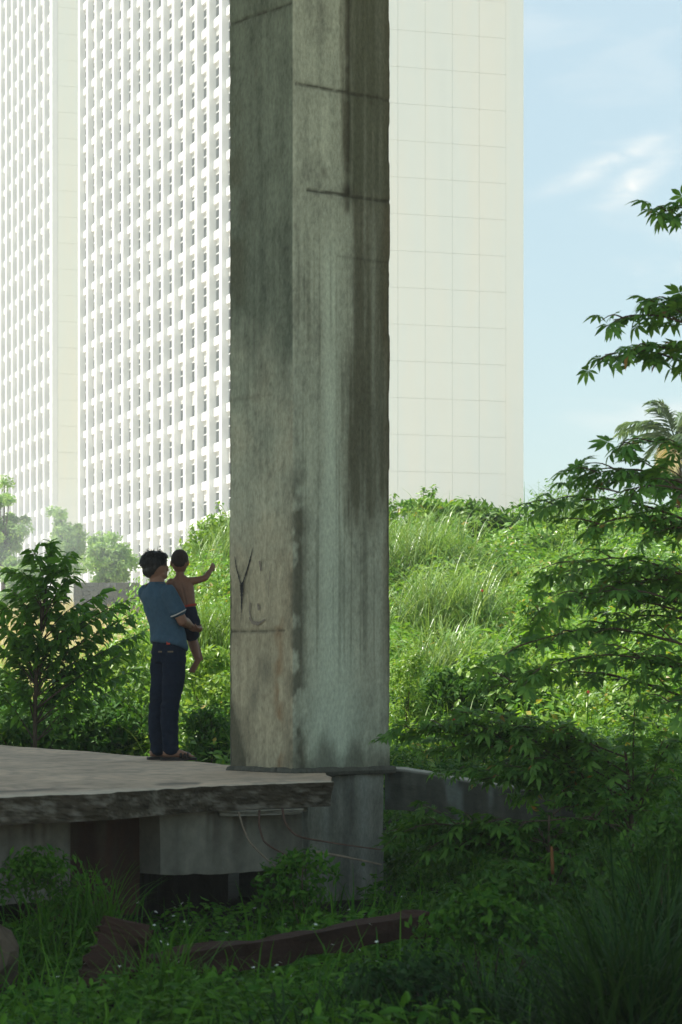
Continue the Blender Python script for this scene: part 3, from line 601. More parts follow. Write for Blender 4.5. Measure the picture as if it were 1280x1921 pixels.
def leaf_objects(parent, b0, tpls, mat_, pos, Rm, sc, limit, name='leaf', small=None):
    """the leaves that show largest become objects of their own, the rest one joined part"""
    ms = [mesh(name, t[0], t[1], mat_) for t in tpls]
    ok = inframe(pos, 5); order = np.argsort(-(sc/pos[:, 1])*ok); pick = order[:limit]; rest = order[limit:]
    ti = np.arange(len(pos)) % len(tpls)
    for i in pick:
        o = link(name, ms[ti[i]], parent); mm = Matrix(Rm[i].tolist()).to_4x4(); o.matrix_basis = Matrix.Translation(Vector((pos[i]-b0).tolist())) @ mm @ Matrix.Scale(float(sc[i]), 4)
    if len(rest):
        pr = []
        for t in range(len(tpls)):
            r = rest[ti[rest] == t]
            if len(r): pr.append(scatter(tpls[t], pos[r]-b0, Rm[r], sc[r]))
        V, T = cat(pr); tag(link('remaining_leaves', mesh('remaining_leaves', V, T, mat_), parent), kind='stuff')

# ------------------------------------------------------------------ people
def loft(rings, n=18):
    """rings: (centre, vector u, vector v)"""
    a = np.linspace(0, 2*np.pi, n, endpoint=False); k = len(rings); V = []
    for c, u, v in rings: V.append(np.array(c, float)+np.cos(a)[:, None]*np.array(u, float)+np.sin(a)[:, None]*np.array(v, float))
    V = np.array(V).reshape(-1, 3); i = np.arange(k*n).reshape(k, n)
    q = np.stack([i[:-1], np.roll(i[:-1], -1, 1), np.roll(i[1:], -1, 1), i[1:]], -1).reshape(-1, 4)
    V = np.vstack([V, np.array(rings[0][0], float)[None], np.array(rings[-1][0], float)[None]]); c0 = k*n; c1 = c0+1
    caps = [[i[0, (j+1) % n], i[0, j], c0] for j in range(n)]+[[i[-1, j], i[-1, (j+1) % n], c1] for j in range(n)]
    return V, np.vstack([tri(q), np.array(caps)])
def limb(pts, rad, n=14):
    pts = np.array(pts, float); rad = np.array(rad, float)
    t = np.gradient(pts, axis=0); t = unit(t)
    # rounded ends
    P_ = [pts[0]-t[0]*rad[0]*.75, pts[0]-t[0]*rad[0]*.45]+list(pts)+[pts[-1]+t[-1]*rad[-1]*.45, pts[-1]+t[-1]*rad[-1]*.75]
    r_ = [rad[0]*.45, rad[0]*.85]+list(rad)+[rad[-1]*.85, rad[-1]*.45]; tt = [t[0], t[0]]+list(t)+[t[-1], t[-1]]
    rg = []
    for p, r, d in zip(P_, r_, tt):
        ref = np.array([0, 0, 1.]) if abs(d[2]) < .9 else np.array([1., 0, 0]); u = unit(np.cross(ref, d)); v = np.cross(d, u); rg.append((p, u*r, v*r))
    return loft(rg, n)
def ell(c, rx, ry, rz, ax=None, n=16):
    ax = np.eye(3) if ax is None else np.array(ax, float); rg = []
    for th in np.linspace(-1.5, 1.5, 11):
        rg.append((np.array(c, float)+ax[2]*rz*math.sin(th), ax[0]*rx*math.cos(th), ax[1]*ry*math.cos(th)))
    return loft(rg, n)
def fuse(parts, voxel, it=3):
    V, T = cat(parts); m = mesh('tmp', V, T); o = link('tmp', m)
    r = o.modifiers.new('r', 'REMESH'); r.mode = 'VOXEL'; r.voxel_size = voxel
    s = o.modifiers.new('s', 'SMOOTH'); s.factor = .5; s.iterations = it
    dg = bpy.context.evaluated_depsgraph_get(); dg.update(); e = o.evaluated_get(dg).to_mesh()
    v = np.empty(len(e.vertices)*3, np.float32); e.vertices.foreach_get('co', v); v = v.reshape(-1, 3).astype(float)
    nn = np.empty(len(e.vertices)*3, np.float32); e.vertices.foreach_get('normal', nn); nn = nn.reshape(-1, 3).astype(float)
    ls = np.empty(len(e.polygons), np.int32); e.polygons.foreach_get('loop_total', ls); li = np.empty(len(e.loops), np.int32); e.loops.foreach_get('vertex_index', li)
    assert (ls == 4).all(); f = li.reshape(-1, 4)
    bpy.data.objects.remove(o); return v, nn, f
def hand(w, d, pn, curl, s=1.0, side=1, thumb=None):
    """wrist point, finger direction, palm normal (towards the palm side), curl per joint"""
    w = np.array(w, float); d = unit(np.array(d, float)); pn = np.array(pn, float); pn = unit(pn-d*(pn@d)); l = np.cross(d, pn)*side
    out = [loft([(w-d*.01*s, l*.026*s, pn*.02*s), (w+d*.03*s, l*.036*s, pn*.017*s), (w+d*.075*s, l*.041*s, pn*.015*s), (w+d*.09*s, l*.038*s, pn*.010*s)], 14)]
    for k, (o, Ln) in enumerate(((-.030, .066), (-.010, .076), (.010, .071), (.029, .055))):
        p = w+d*.082*s+l*o*s; a = .15; pts = [p]; rr = [.0092*s]
        for j, fr in enumerate((.45, .30, .25)):
            a += curl*(1.0 if j else .8); p = p+(d*math.cos(a)+pn*math.sin(a)+l*o*.6)*Ln*fr*s; pts.append(p); rr.append((.0088-.0009*(j+1))*s)
        out.append(limb(pts, rr, 8))
    a0 = w+d*.022*s-l*.026*s; dd = unit(d*.75-l*.75+pn*.35); pts = [a0, a0+dd*.034*s, a0+dd*.034*s+unit(d-l*.15+pn*.4)*.030*s, a0+dd*.034*s+unit(d-l*.1+pn*.4)*.052*s]
    out.append(limb(pts, [.013*s, .0108*s, .0095*s, .0075*s], 8)); return out
cf, sf = .80, .60
FV = np.array([cf, sf, 0]); LV = np.array([-sf, cf, 0]); UZ = np.array([0, 0, 1.])
def ML(f, l, z): return FV*f+LV*l+UZ*z
def folds(v, n, amp, sx, sz, seed): return v+n*((fbm(v*[sx, sx, sz], seed, 3)-.5)*2*amp)[:, None]
def build_man():
    b = empty('person', P(307.8, 1427, 20.72)); b.location.z = .921; tag(b, 'man in teal t-shirt and dark jeans, back turned, carrying a child', 'person')
    HC = ML(-.085, .0, 1.585)
    hf = unit(FV*.86+np.array([.5, -.05, 0])); hl = np.cross(UZ, hf); hu = unit(UZ+hf*.05)
    body = [loft([(ML(f, 0, z), LV*w, FV*d) for f, z, w, d in ((.04, .80, .10, .08), (.045, .90, .13, .095), (.045, 1.0, .118, .082), (.02, 1.1, .128, .09), (-.02, 1.22, .142, .098), (-.05, 1.34, .15, .092), (-.055, 1.40, .098, .066), (-.065, 1.44, .064, .066), (-.07, 1.50, .055, .058), (-.075, 1.54, .052, .056))]),
            ell(HC, .098, .077, .112, (hf, hl, hu)), ell(HC+hf*.035-hu*.062, .062, .056, .055, (hf, hl, hu)), ell(HC+hf*.085-hu*.085, .024, .030, .022, (hf, hl, hu)),
            ell(HC+hf*.102-hu*.020, .014, .012, .026, (hf, hl, hu), 10), ell(HC+hf*.106-hu*.032, .014, .016, .011, (hf, hl, hu), 10), ell(HC+hf*.096-hu*.058, .012, .024, .009, (hf, hl, hu), 10),
            ell(HC+hf*.082+hu*.012, .014, .05, .012, (hf, hl, hu), 10)]
    for s in (-1, 1):
        body.append(ell(HC+hl*.077*s-hf*.012-hu*.018, .019, .009, .033, (hf, hl, hu), 10))
    RS, RE, RW = ML(-.065, -.165, 1.365), ML(.045, -.205, 1.135), ML(.235, -.045, 1.095)
    LS, LE, LW = ML(-.055, .165, 1.37), ML(.10, .235, 1.15), np.array([.285, .155, 1.075])
    body += [limb([RS, (RS+RE)/2, RE], [.055, .048, .042]), limb([RE, RE*.6+RW*.4+UZ*.004, RW], [.043, .043, .028]), limb([LS, (LS+LE)/2, LE], [.055, .048, .042]), limb([LE, LE*.6+LW*.4, LW], [.042, .041, .028])]
    body += hand(RW, unit(np.array([.45, .60, -.18])), np.array([-.25, .35, .9]), .50, .95, 1)
    body += hand(LW, unit(np.array([-.36, -.90, -.06])), np.array([-.35, .1, .9]), .42, .98, -1)
    for l, dx in ((-.095, .0), (.095, .0)):
        body.append(limb([ML(.045, l*.9, .88), ML(.03, l, .68), ML(.005, l, .47), ML(-.01, l, .30), ML(.0, l*1.05, .10)], [.072, .068, .052, .048, .040]))
    # bare feet in sandals
    feet = [(ML(.0, -.100, 0), np.array([1., .03, 0])), (ML(.0, .100, 0), np.array([.93, .36, 0]))]
    for c, d in feet:
        d = unit(d); l = np.cross(UZ, d); c = c+UZ*.022
        body.append(loft([(c-d*.062+UZ*.03, l*.026, UZ*.026), (c-d*.03+UZ*.038, l*.035, UZ*.038), (c+d*.04+UZ*.042, l*.036, UZ*.042), (c+d*.11+UZ*.028, l*.043, UZ*.026), (c+d*.165+UZ*.018, l*.046, UZ*.016)]))
        for k in range(5):
            o = (k-2)*.017; body.append(limb([c+d*(.15)+l*o+UZ*.014, c+d*(.195-.007*abs(k-1.3)*1.6)+l*o*1.1+UZ*.010], [.011, .0085], 8))
    v, n, f = fuse(body, .0055, 3); link('body', mesh('body', v, f, M['skin'], True), b)
    # t-shirt
    rg = [(ML(.052, 0, .925), LV*.168, FV*.140-UZ*.045), (ML(.052, 0, .945), LV*.176, FV*.146-UZ*.042), (ML(.045, 0, 1.0), LV*.168, FV*.135-UZ*.02), (ML(.025, 0, 1.1), LV*.165, FV*.127), (ML(-.015, 0, 1.22), LV*.178, FV*.130), (ML(-.045, 0, 1.33), LV*.188, FV*.122), (ML(-.056, 0, 1.395), LV*.150, FV*.098), (ML(-.063, 0, 1.432), LV*.078, FV*.076), (ML(-.065, 0, 1.447), LV*.066, FV*.066)]
    sl = []
    for S_, E_ in ((RS, RE), (LS, LE)):
        d = unit(E_-S_); sl.append(limb([S_-d*.01+UZ*.002, S_+d*.07, S_+d*.135, S_+d*.165], [.070, .071, .070, .070]))
    v, n, f = fuse([loft(rg, 26)]+sl, .0075, 3)
    v = v+n*((np.sin((v@LV)*38+(v[:, 2])*26+4*fbm(v*[8, 8, 5], 3, 3))*.004*sst(1.18, .98, v[:, 2]))[:, None]); v = folds(v, n, .011, 12, 5, 5); v = folds(v, n, .006, 22, 14, 8)
    sh = link('t_shirt', mesh('t_shirt', v, f, M['shirt'], True), b)
    d = unit(RE-RS); c = RS+d*.186; ref = unit(np.cross(UZ, d)); v2 = np.cross(d, ref); a = np.linspace(0, 2*np.pi, 25)
    ring = c+(np.cos(a)[:, None]*ref+np.sin(a)[:, None]*v2)*.066; v, t = tube(ring, .0058, 6); link('cuff_trim', mesh('cuff_trim', v, t, M['trim'], True), sh)
    a = np.linspace(0, 2*np.pi, 25); ring = ML(-.066, 0, 1.449)+np.cos(a)[:, None]*LV*.064+np.sin(a)[:, None]*FV*.064; v, t = tube(ring, .006, 6); link('collar', mesh('collar', v, t, M['shirt'], True), sh)
    # jeans
    rg = [(ML(.045, 0, .80), LV*.150, FV*.110), (ML(.046, 0, .87), LV*.172, FV*.130), (ML(.047, 0, .93), LV*.162, FV*.122), (ML(.047, 0, .985), LV*.150, FV*.112+UZ*-.012)]
    js = [loft(rg, 22)]
    for l in (-.09, .09):
        js.append(limb([ML(.045, l, .83), ML(.038, l, .68), ML(.006, l*1.03, .47), ML(-.008, l*1.03, .30), ML(.002, l*1.06, .12), ML(.004, l*1.07, .085)], [.098, .094, .076, .071, .067, .068], 18))
    v, n, f = fuse(js, .0075, 3); v = folds(v, n, .011, 9, 16, 15); v = folds(v, n, .005, 22, 30, 17)
    v = v+n*(np.sin(v[:, 2]*70+5*fbm(v*[9, 9, 9], 6, 2))*.0035*(sst(.22, .12, v[:, 2])+sst(.1, 0, np.abs(v[:, 2]-.47))*.7))[:, None]
    je = link('jeans', mesh('jeans', v, f, M['denim'], True), b)
    a = np.linspace(0, 2*np.pi, 41); ring = ML(.047, 0, .972)+np.cos(a)[:, None]*LV*.157+np.sin(a)[:, None]*(FV*.119-UZ*.012); v, t = tube(ring, .010, 6); v[:, 2] = .972+(v[:, 2]-.972)*2.0; link('waistband', mesh('waistband', v, t, M['denim'], True), je)
    def onhip(ang, z, w, h, r=1.0):
        rg = [ML(.047, 0, z)+np.cos(t)*LV*.172*r+np.sin(t)*FV*.131*r for t in np.linspace(ang-w, ang+w, 7)]; V = []
        for p in rg: V += [p+UZ*h, p-UZ*h]
        V = np.array(V); return V, np.array([[2*i, 2*i+1, 2*i+3, 2*i+2] for i in range(6)])
    link('leather_patch', mesh('leather_patch', *onhip(R(215), .885, .16, .006), M['leather']), je)
    link('leather_patch', mesh('leather_patch', *onhip(R(250), .885, .12, .006), M['leather']), je)
    link('rivet', mesh('rivet', *ell(ML(.047, 0, .885)+np.cos(R(182+120))*LV*.174*-1*-1+np.sin(R(302))*FV*.134, .006, .006, .006), M['brass'], True), je)
    link('red_underwear', mesh('red_underwear', *onhip(R(222), .965, .10, .022, 1.005), M['redcloth']), b)
    # hair: thick mop with ragged strand tips
    hs = [ell(HC+hu*.036-hf*.022, .108, .096, .090, (hf, hl, hu)), ell(HC-hf*.046-hu*.026, .058, .076, .072, (hf, hl, hu)), ell(HC+hf*.048+hu*.078, .056, .064, .034, (hf, hl, hu))]
    hs += [ell(HC-hf*.022-hu*.012+hl*.070*e, .030, .018, .040, (hf, hl, hu), 10) for e in (-1, 1)]
    v, n, f = fuse(hs, .005, 2); q = np.column_stack([(v-HC)@hf, (v-HC)@hl, (v-HC)@hu]); v = v+n*((fbm(q*[50, 50, 14], 4, 3)-.5)*.016)[:, None]
    ho = link('hair', mesh('hair', v, f, M['hair'], True), b)
    rs = np.random.RandomState(4); n_ = 700; th = rs.uniform(0, 2*np.pi, n_); el = rs.uniform(-.05, 1.3, n_)
    o = np.cos(el)[:, None]*(np.cos(th)[:, None]*hf+np.sin(th)[:, None]*hl)+np.sin(el)[:, None]*hu
    pos = HC+hu*.036-hf*.022+(o@np.stack([hf, hl, hu], 1))*np.array([.104, .092, .086])@np.stack([hf, hl, hu])
    dn = unit(np.cross(np.cross(o, hu), o)*-1+.10*o+.16*rs.randn(n_, 3)); V, T = scatter(LANCE, pos, frames(dn, o), np.column_stack([np.full(n_, .045), np.full(n_, .03), np.full(n_, .03)])); link('hair_strands', mesh('hair_strands', V, T, M['hair']), ho)
    # sandals
    for c, d in feet:
        d = unit(d); l = np.cross(UZ, d); rg = []
        pts = [(-.085, .020), (-.075, .034), (-.03, .040), (.04, .042), (.11, .050), (.17, .050), (.205, .034), (.215, .012)]
        V = []
        for s, w in pts:
            for sd_ in (-1, 1):
                for z in (.0, .022): V.append(c+d*s+l*w*sd_+UZ*z)
        V = np.array(V); q = []
        for i in range(len(pts)-1):
            a = 4*i; e = a+4; q += [[a, e, e+1, a+1], [a+2, a+3, e+3, e+2], [a+1, e+1, e+3, a+3], [a, a+2, e+2, e]]
        q += [[0, 1, 3, 2], [len(V)-4, len(V)-2, len(V)-1, len(V)-3]]
        so_ = link('sandal', mesh('sandal', V, np.array(q), M['sandal']), b)
        aa = np.linspace(0, np.pi, 11); st = []
        for s in (.085, .115, .14): st.append(tube(np.array([c+d*s+l*.050*math.cos(t)+UZ*(.018+.052*math.sin(t)*(1.12-s*2.6)) for t in aa]), .0125, 6))
        V, T = cat(st); link('strap', mesh('strap', V, T, M['sandal'], True), so_)
def build_boy():
    b = empty('person', P(307.8, 1427, 20.72)+ML(.22, .1, 0)); mo = np.array(bpy.data.objects['person'].location); tag(b, 'shirtless small boy in dark shorts, one arm pointing at the hillside', 'person')
    b.location = Vector((mo+[.175, .17, 1.14]).tolist()); off = np.array([.175, .17, 1.14]); A = np.array
    X = A([1., 0, 0]); Yv = A([0, 1., 0]); tl = unit(A([1., .1, .12]))
    HC = A([.118, .175, 1.632]); hl = unit(A([1, .05, .03])); hf = A([-.05, 1, .0]); hu = A([0, 0, 1.])
    body = [loft([(c, tl*w, Yv*d) for c, w, d in ((A([.178, .17, 1.12]), .074, .068), (A([.178, .17, 1.20]), .080, .070), (A([.176, .168, 1.27]), .072, .060), (A([.166, .166, 1.34]), .078, .062), (A([.145, .166, 1.41]), .092, .064), (A([.128, .168, 1.465]), .098, .056), (A([.122, .17, 1.495]), .062, .046), (A([.120, .172, 1.52]), .036, .038), (A([.119, .173, 1.57]), .034, .036))]),
            ell(HC, .070, .084, .094, (hl, hf, hu)), ell(HC+A([0, .03, -.05]), .054, .058, .05), ell(HC+A([.0, .085, -.02]), .012, .014, .02), ell(HC+A([0, .078, -.055]), .02, .014, .01)]
    for s in (-1, 1): body.append(ell(HC+hl*.071*s+A([0, -.01, -.012]), .009, .016, .027, (unit(hl*s-Yv*.5), Yv, hu), 10))
    # pointing arm
    S_, E_, W_ = A([.205, .172, 1.468]), A([.325, .215, 1.497]), A([.366, .28, 1.560])
    body += [limb([S_, (S_+E_)/2+A([0, 0, -.004]), E_], [.036, .030, .026]), limb([E_, (E_+W_)/2, W_], [.027, .025, .018])]
    body += hand(W_, A([.32, .40, .62]), A([-.5, .3, -.35]), .22, .60, 1)
    # other arm round the man's neck
    S2, E2, W2 = A([.050, .172, 1.462]), A([-.01, .20, 1.405]), A([-.105, .12, 1.445])
    body += [limb([S2, (S2+E2)/2, E2], [.036, .030, .026]), limb([E2, (E2+W2)/2, W2], [.026, .025, .018])]
    body += hand(W2, A([-.8, -.45, -.1]), A([.1, -.3, -.9]), .3, .60, 1)
    legs = [(A([.215, .18, 1.14]), A([.205, .315, 1.005]), A([.262, .27, .815]), unit(A([-.40, -.25, -.75]))), (A([.14, .18, 1.14]), A([.185, .33, 1.055]), A([.262, .33, .90]), unit(A([.15, -.45, -.6])))]
    for h_, k_, a_, fd in legs:
        body += [limb([h_, (h_+k_)/2, k_], [.060, .052, .042]), limb([k_, k_*.55+a_*.45, a_], [.040, .038, .024])]
        l = unit(np.cross(fd, Yv)); u = np.cross(l, fd)
        body.append(loft([(a_-u*.012-fd*.022, l*.018, u*.022), (a_, l*.024, u*.026), (a_+fd*.055, l*.025, u*.018), (a_+fd*.095, l*.028, u*.010)], 12))
        for t in range(5): body.append(limb([a_+fd*.09+l*(t-2)*.0105, a_+fd*(.122-.004*t)+l*(t-2)*.0115], [.0068, .0055], 6))
    v, n, f = fuse(body, .0048, 3)
    # spine and shoulder blades
    q = v; gx = np.interp(v[:, 2], [1.2, 1.3, 1.4, 1.48], [.177, .172, .148, .126])
    back = sst(.15, .11, v[:, 1])*sst(1.2, 1.25, v[:, 2])*sst(1.5, 1.46, v[:, 2])
    v = v+n*(back*(-.007*np.exp(-((v[:, 0]-gx)/.010)**2)+.006*np.exp(-(((np.abs(v[:, 0]-gx)-.045)/.02)**2+((v[:, 2]-1.42)/.035)**2))))[:, None]
    link('body', mesh('body', v-off, f, M['skinb'], True), b)
    sh = [loft([(A([.178, .17, 1.10]), tl*.092, Yv*.084), (A([.178, .17, 1.19]), tl*.092, Yv*.083), (A([.177, .169, 1.255]), tl*.080, Yv*.071)], 20)]
    for h_, k_, a_, fd in legs: sh.append(limb([h_, h_*.5+k_*.5, h_*.2+k_*.8], [.075, .068, .066]))
    v, n, f = fuse(sh, .007, 3); v = folds(v, n, .006, 18, 14, 4); so_ = link('shorts', mesh('shorts', v-off, f, M['navy'], True), b)
    a = np.linspace(0, 2*np.pi, 31); ring = A([.177, .169, 1.262])+np.cos(a)[:, None]*tl*.077+np.sin(a)[:, None]*Yv*.066; v, t = tube(ring, .0065, 6); zz = A([0, 0, 1.262])+0; v[:, 2] = 1.262+(v[:, 2]-1.262)*1.7
    link('red_waistband', mesh('red_waistband', v-off, t, M['redcloth'], True), so_)
    v, n, f = fuse([ell(HC+A([0, -.014, .022]), .0735, .079, .0785, (hl, hf, hu)), ell(HC+A([0, .02, .062]), .056, .06, .040), ell(HC+A([0, -.045, -.012]), .052, .045, .045)], .005, 2)
    q = v-HC; v = v+n*((fbm(q*[80, 80, 40], 4, 2)-.5)*.005)[:, None]; link('hair', mesh('hair', v-off, f, M['hairb'], True), b)
build_man(); build_boy()

# ------------------------------------------------------------------ hillside vegetation
def hill_cover():
    rs = np.random.RandomState(12); out = {'l_hill': [], 'l_bright': [], 'l_mid': []}
    n = 620
    Y = 25.8+ (rs.rand(n)**1.15)*25; px = rs.uniform(270, 1370, n); X = (px-640)/F*Y
    Z = height(X, Y)
    for x, y, z in zip(X, Y, Z):
        if x < -2.9+.0*y and y > 30: continue
        r = rs.uniform(.22, .70)*(1+.35*(y > 38))*(1.35 if rs.rand() < .15 else 1); k = rs.rand(); key = 'l_hill' if k < .66 else ('l_bright' if k < .80 else 'l_mid')
        sz = rs.uniform(.08, .15)*(.8+.012*(y-26)); p, Rm, s = lump_leaves(np.array([x, y, z-.05+.1*r]), np.array([r, r, r*rs.uniform(.65, 1.05)]), int(90+260*r*r+120*r), sz, rs, .3, .7, .45, -.1)
        out[key].append(scatter(LEAF4, p, Rm, s))
    for k, v in out.items():
        V, T = cat(v); o = link('hillside_weeds', mesh('hillside_weeds', V, T, M[k])); tag(o, {'l_hill': 'sunlit green weeds covering the hillside right of the pillar', 'l_bright': 'yellow lime leaved weeds scattered over the sunlit hillside', 'l_mid': 'darker green weeds scattered among the hillside growth'}[k], 'weeds', 'hillside weeds', 'stuff')
    # thin grass and stalks poking out everywhere
    n = 3600; Y = 26+rs.rand(n)*24; px = rs.uniform(270, 1360, n); X = (px-640)/F*Y; ok = ~((X < -2.9) & (Y > 30)); X, Y = X[ok], Y[ok]; n = len(X)
    nn = fbm(np.column_stack([X*.5, Y*.25, 0*X]), 44, 3); keep = nn > .42; X, Y = X[keep], Y[keep]; n = len(X)
    V, T = blades(np.column_stack([X, Y, height(X, Y)+.15]), rs.uniform(0, 6.28, n), rs.uniform(.3, .65, n), rs.uniform(0, .5, n), rs.uniform(.6, 2.0, n), rs.uniform(.008, .016, n))
    tag(link('hillside_grass', mesh('hillside_grass', V, T, M['g_green'])), 'thin grass blades growing through the hillside weeds', 'grass', None, 'stuff')
    # dry meadow on the left
    n = 9000; Y = 40+rs.rand(n)**1.3*75; px = rs.uniform(-40, 420, n); X = (px-640)/F*Y; ok = X < -2.0; X, Y = X[ok], Y[ok]; n = len(X)
    V, T = blades(np.column_stack([X, Y, height(X, Y)]), rs.uniform(0, 6.28, n), rs.uniform(.18, .5, n)*(1+Y/120), rs.uniform(0, .5, n), rs.uniform(.2, 1.1, n), rs.uniform(.006, .012, n)*(1+Y/50), 3)
    tag(link('dry_meadow', mesh('dry_meadow', V, T, M['g_dry'])), 'straw coloured dry grass on the slope left of the man', 'grass', None, 'stuff')
    n = 15000; Y = 27+rs.rand(n)**1.4*34; px = rs.uniform(-40, 420, n); X = (px-640)/F*Y; ok = X < -1.2; X, Y = X[ok], Y[ok]; n = len(X)
    p = np.column_stack([X, Y, height(X, Y)+.05+.3*rs.rand(n)]); V, T = scatter(LEAF4, p, frames(rs.randn(n, 3)*[1, 1, .4], rs.randn(n, 3)*.5+[0, 0, 1]), rs.uniform(.06, .15, n))
    tag(link('meadow_weeds', mesh('meadow_weeds', V, T, M['l_bright'])), 'low lime green weeds in the dry slope left of the man', 'weeds', None, 'stuff')
hill_cover()
def shade_cover():
    rs = np.random.RandomState(19); out = []
    for k in range(230):
        y = rs.uniform(18.9, 26.8); x = (rs.uniform(735, 1340)-640)/F*y; r = rs.uniform(.14, .38); p, Rm, q = lump_leaves(np.array([x, y, float(height(x, y))+.25*rs.rand()]), np.array([r, r, r*.9]), int(80+260*r), rs.uniform(.05, .09), rs, .3, .7, .5, -.2); out.append(scatter(LEAF4, p, Rm, q))
    for k in range(60):
        y = rs.uniform(17.2, 18.1); x = (rs.uniform(745, 1300)-640)/F*y; r = rs.uniform(.10, .22); p, Rm, q = lump_leaves(np.array([x, y, float(height(x, y))+.12+.3*rs.rand()]), np.array([r, r*.7, r]), int(70+260*r), rs.uniform(.04, .07), rs, .3, .7, .6, -.4); out.append(scatter(LEAF4, p, Rm, q))
    V, T = cat(out); tag(link('shaded_weeds', mesh('shaded_weeds', V, T, M['l_dark'])), 'dark green weeds around the ledge at the foot of the slope', 'weeds', None, 'stuff')
shade_cover()
def grass_clump(label, px, py, Y, n, Ln, m, seed, az0, spread=.5, w=.014, lean=.25, azs=2.0):
    rs = np.random.RandomState(seed); c = P(px, py, Y); gz = float(height(c[0], c[1])); b0 = np.array([c[0], c[1], gz])
    base = np.column_stack([c[0]+rs.randn(n)*spread, c[1]+rs.randn(n)*spread, np.zeros(n)]); base[:, 2] = height(base[:, 0], base[:, 1])+.25
    V, T = blades(base, az0+rs.randn(n)*azs, Ln*rs.uniform(.5, 1.15, n), np.abs(rs.randn(n))*lean, rs.uniform(1.0, 2.7, n), w*rs.uniform(.6, 1.3, n), 8)
    o = link('grass_clump', mesh('grass_clump', V-b0, T, M[m]), None, b0); tag(o, label, 'grass', 'tall grass tufts on the hillside')
grass_clump('pale arching grass tuft on the slope just right of the pillar', 835, 1120, 35, 800, 1.35, 'g_pale', 3, -.3, .34, lean=.5)
grass_clump('tall pale grass tuft below the crest beside the pillar', 790, 1030, 41, 800, 1.55, 'g_pale', 4, -.2, .42, lean=.5)
grass_clump('pale drooping grass tuft lowest on the slope right of pillar', 850, 1215, 31, 500, 1.0, 'g_pale', 5, -.3, .3, lean=.6)
grass_clump('green upright grass tuft close against the right side of pillar', 765, 1010, 43, 260, 1.3, 'g_green', 6, .6, .4)
grass_clump('dense green grass tuft directly right of the child', 395, 1150, 33, 600, 1.05, 'g_green', 7, -.3, .38)
grass_clump('pale grass tuft on the crest left of the pillar', 400, 1010, 44, 420, 1.2, 'g_pale', 8, .4, .5)
grass_clump('small grass tuft on the skyline under the sky', 1065, 965, 47, 260, 1.3, 'g_green', 9, .4, .35)
for a in ((('leafy shoot standing tallest on the crest beside the tower wall'), (800, 948, 47), (.70, .4, .30), 1500, .13, 'l_hill', 51),
          ('round dark green bush on the crest under the tower wall edge', (905, 962, 47), (.65, .3, .18), 1300, .16, 'l_mid', 52),
          ('dark leafy bush low on the slope in the middle right', (905, 1275, 29), (.75, .5, .42), 3000, .085, 'l_mid', 53),
          ('dark shaded bush low on the slope behind the fallen ledge', (830, 1310, 28.5), (.55, .4, .35), 2200, .075, 'l_dark', 54),
          ('fine leaved yellow green bush hugging the right foot of pillar', (762, 1285, 28), (.26, .3, .46), 3000, .045, 'l_bright', 55),
          ('lime green bush between the man and the pillar', (398, 1240, 28.5), (.36, .4, .34), 2200, .075, 'l_bright', 56),
          ('dark low bush at the platform edge between man and pillar', (392, 1370, 26.5), (.34, .35, .34), 2200, .07, 'l_dark', 57),
          ('yellow green bush on the crest left of the pillar', (408, 1005, 45), (.62, .4, .36), 2000, .11, 'l_bright', 58),
          ('bright sunlit bush on the slope behind the palmate tree', (1215, 1190, 34), (.8, .5, .4), 2200, .10, 'l_bright', 59),
          ('mid green bush on the slope left of the palmate tree', (1010, 1180, 33), (.5, .4, .4), 2000, .085, 'l_hill', 60),
          ('dark green bush at the left edge of the platform back', (60, 1375, 27.0), (.75, .5, .36), 3600, .085, 'l_dark', 61),
          ('dark green bush under the sapling behind the platform', (170, 1370, 27.2), (.6, .5, .36), 3000, .085, 'l_dark', 62),
          ('mid green bush directly behind the man\'s legs', (255, 1345, 27.6), (.5, .5, .50), 3200, .085, 'l_mid', 63),
          ('bright green bush behind the man\'s back at hip height', (235, 1255, 31), (.5, .5, .42), 2400, .09, 'l_bright', 64),
          ('sunlit green bush left of the sapling trunk', (20, 1310, 30), (.45, .5, .40), 2000, .09, 'l_mid', 65)):
    bush('shrub', a[0], 'shrub', P(*a[1]), a[2], a[3], a[4], M and a[5], a[6], tpl=LEAF4 if a[4] < .12 else LEAF, group='shrubs on the slope and behind the platform')
def crest_sprigs():
    rs = np.random.RandomState(41)
    for i, (px, py, Y) in enumerate(((798, 918, 47.5), (842, 938, 47.5), (748, 935, 47.2), (880, 942, 47.6), (958, 948, 47.4), (1030, 940, 48), (1120, 930, 48), (414, 948, 46))):
        tip = P(px, py, Y); b0 = np.array([tip[0]-.05, Y, float(height(tip[0], Y))]); b = empty('sprig', b0); tag(b, ('tallest leafy sprig on the crest, near the pillar', 'leafy sprig on the crest, second from the pillar', 'leafy sprig on the crest touching the pillar edge', 'thin sprig on the crest in front of the tower wall', 'sprig on the crest by the tower wall corner', 'sprig on the crest against open sky', 'sprig on the crest behind the palmate tree', 'sprig on the crest left of the pillar')[i], 'plant', 'sprigs on the crest'); lv = []
        for k in range(6):
            e = tip+rs.randn(3)*[.20, .2, .06]-[0, 0, .10*k*rs.rand()]; c = bezier([b0, b0*.4+e*.6+rs.randn(3)*.05, e], 9); v, t = tube(c, np.linspace(.012, .004, 9), 5); link('stem', mesh('stem', v-b0, t, M['bark']), b)
            q = np.repeat(c[3:], 7, 0)+rs.randn(42, 3)*.03; lv.append(scatter(LEAF4, q, frames(rs.randn(42, 3)*[1, 1, .4]+[0, 0, -.1], rs.randn(42, 3)*.4+[0, 0, 1]), rs.uniform(.07, .14, 42)))
        V, T = cat(lv); link('foliage', mesh('foliage', V-b0, T, M['l_hill']), b)
crest_sprigs()
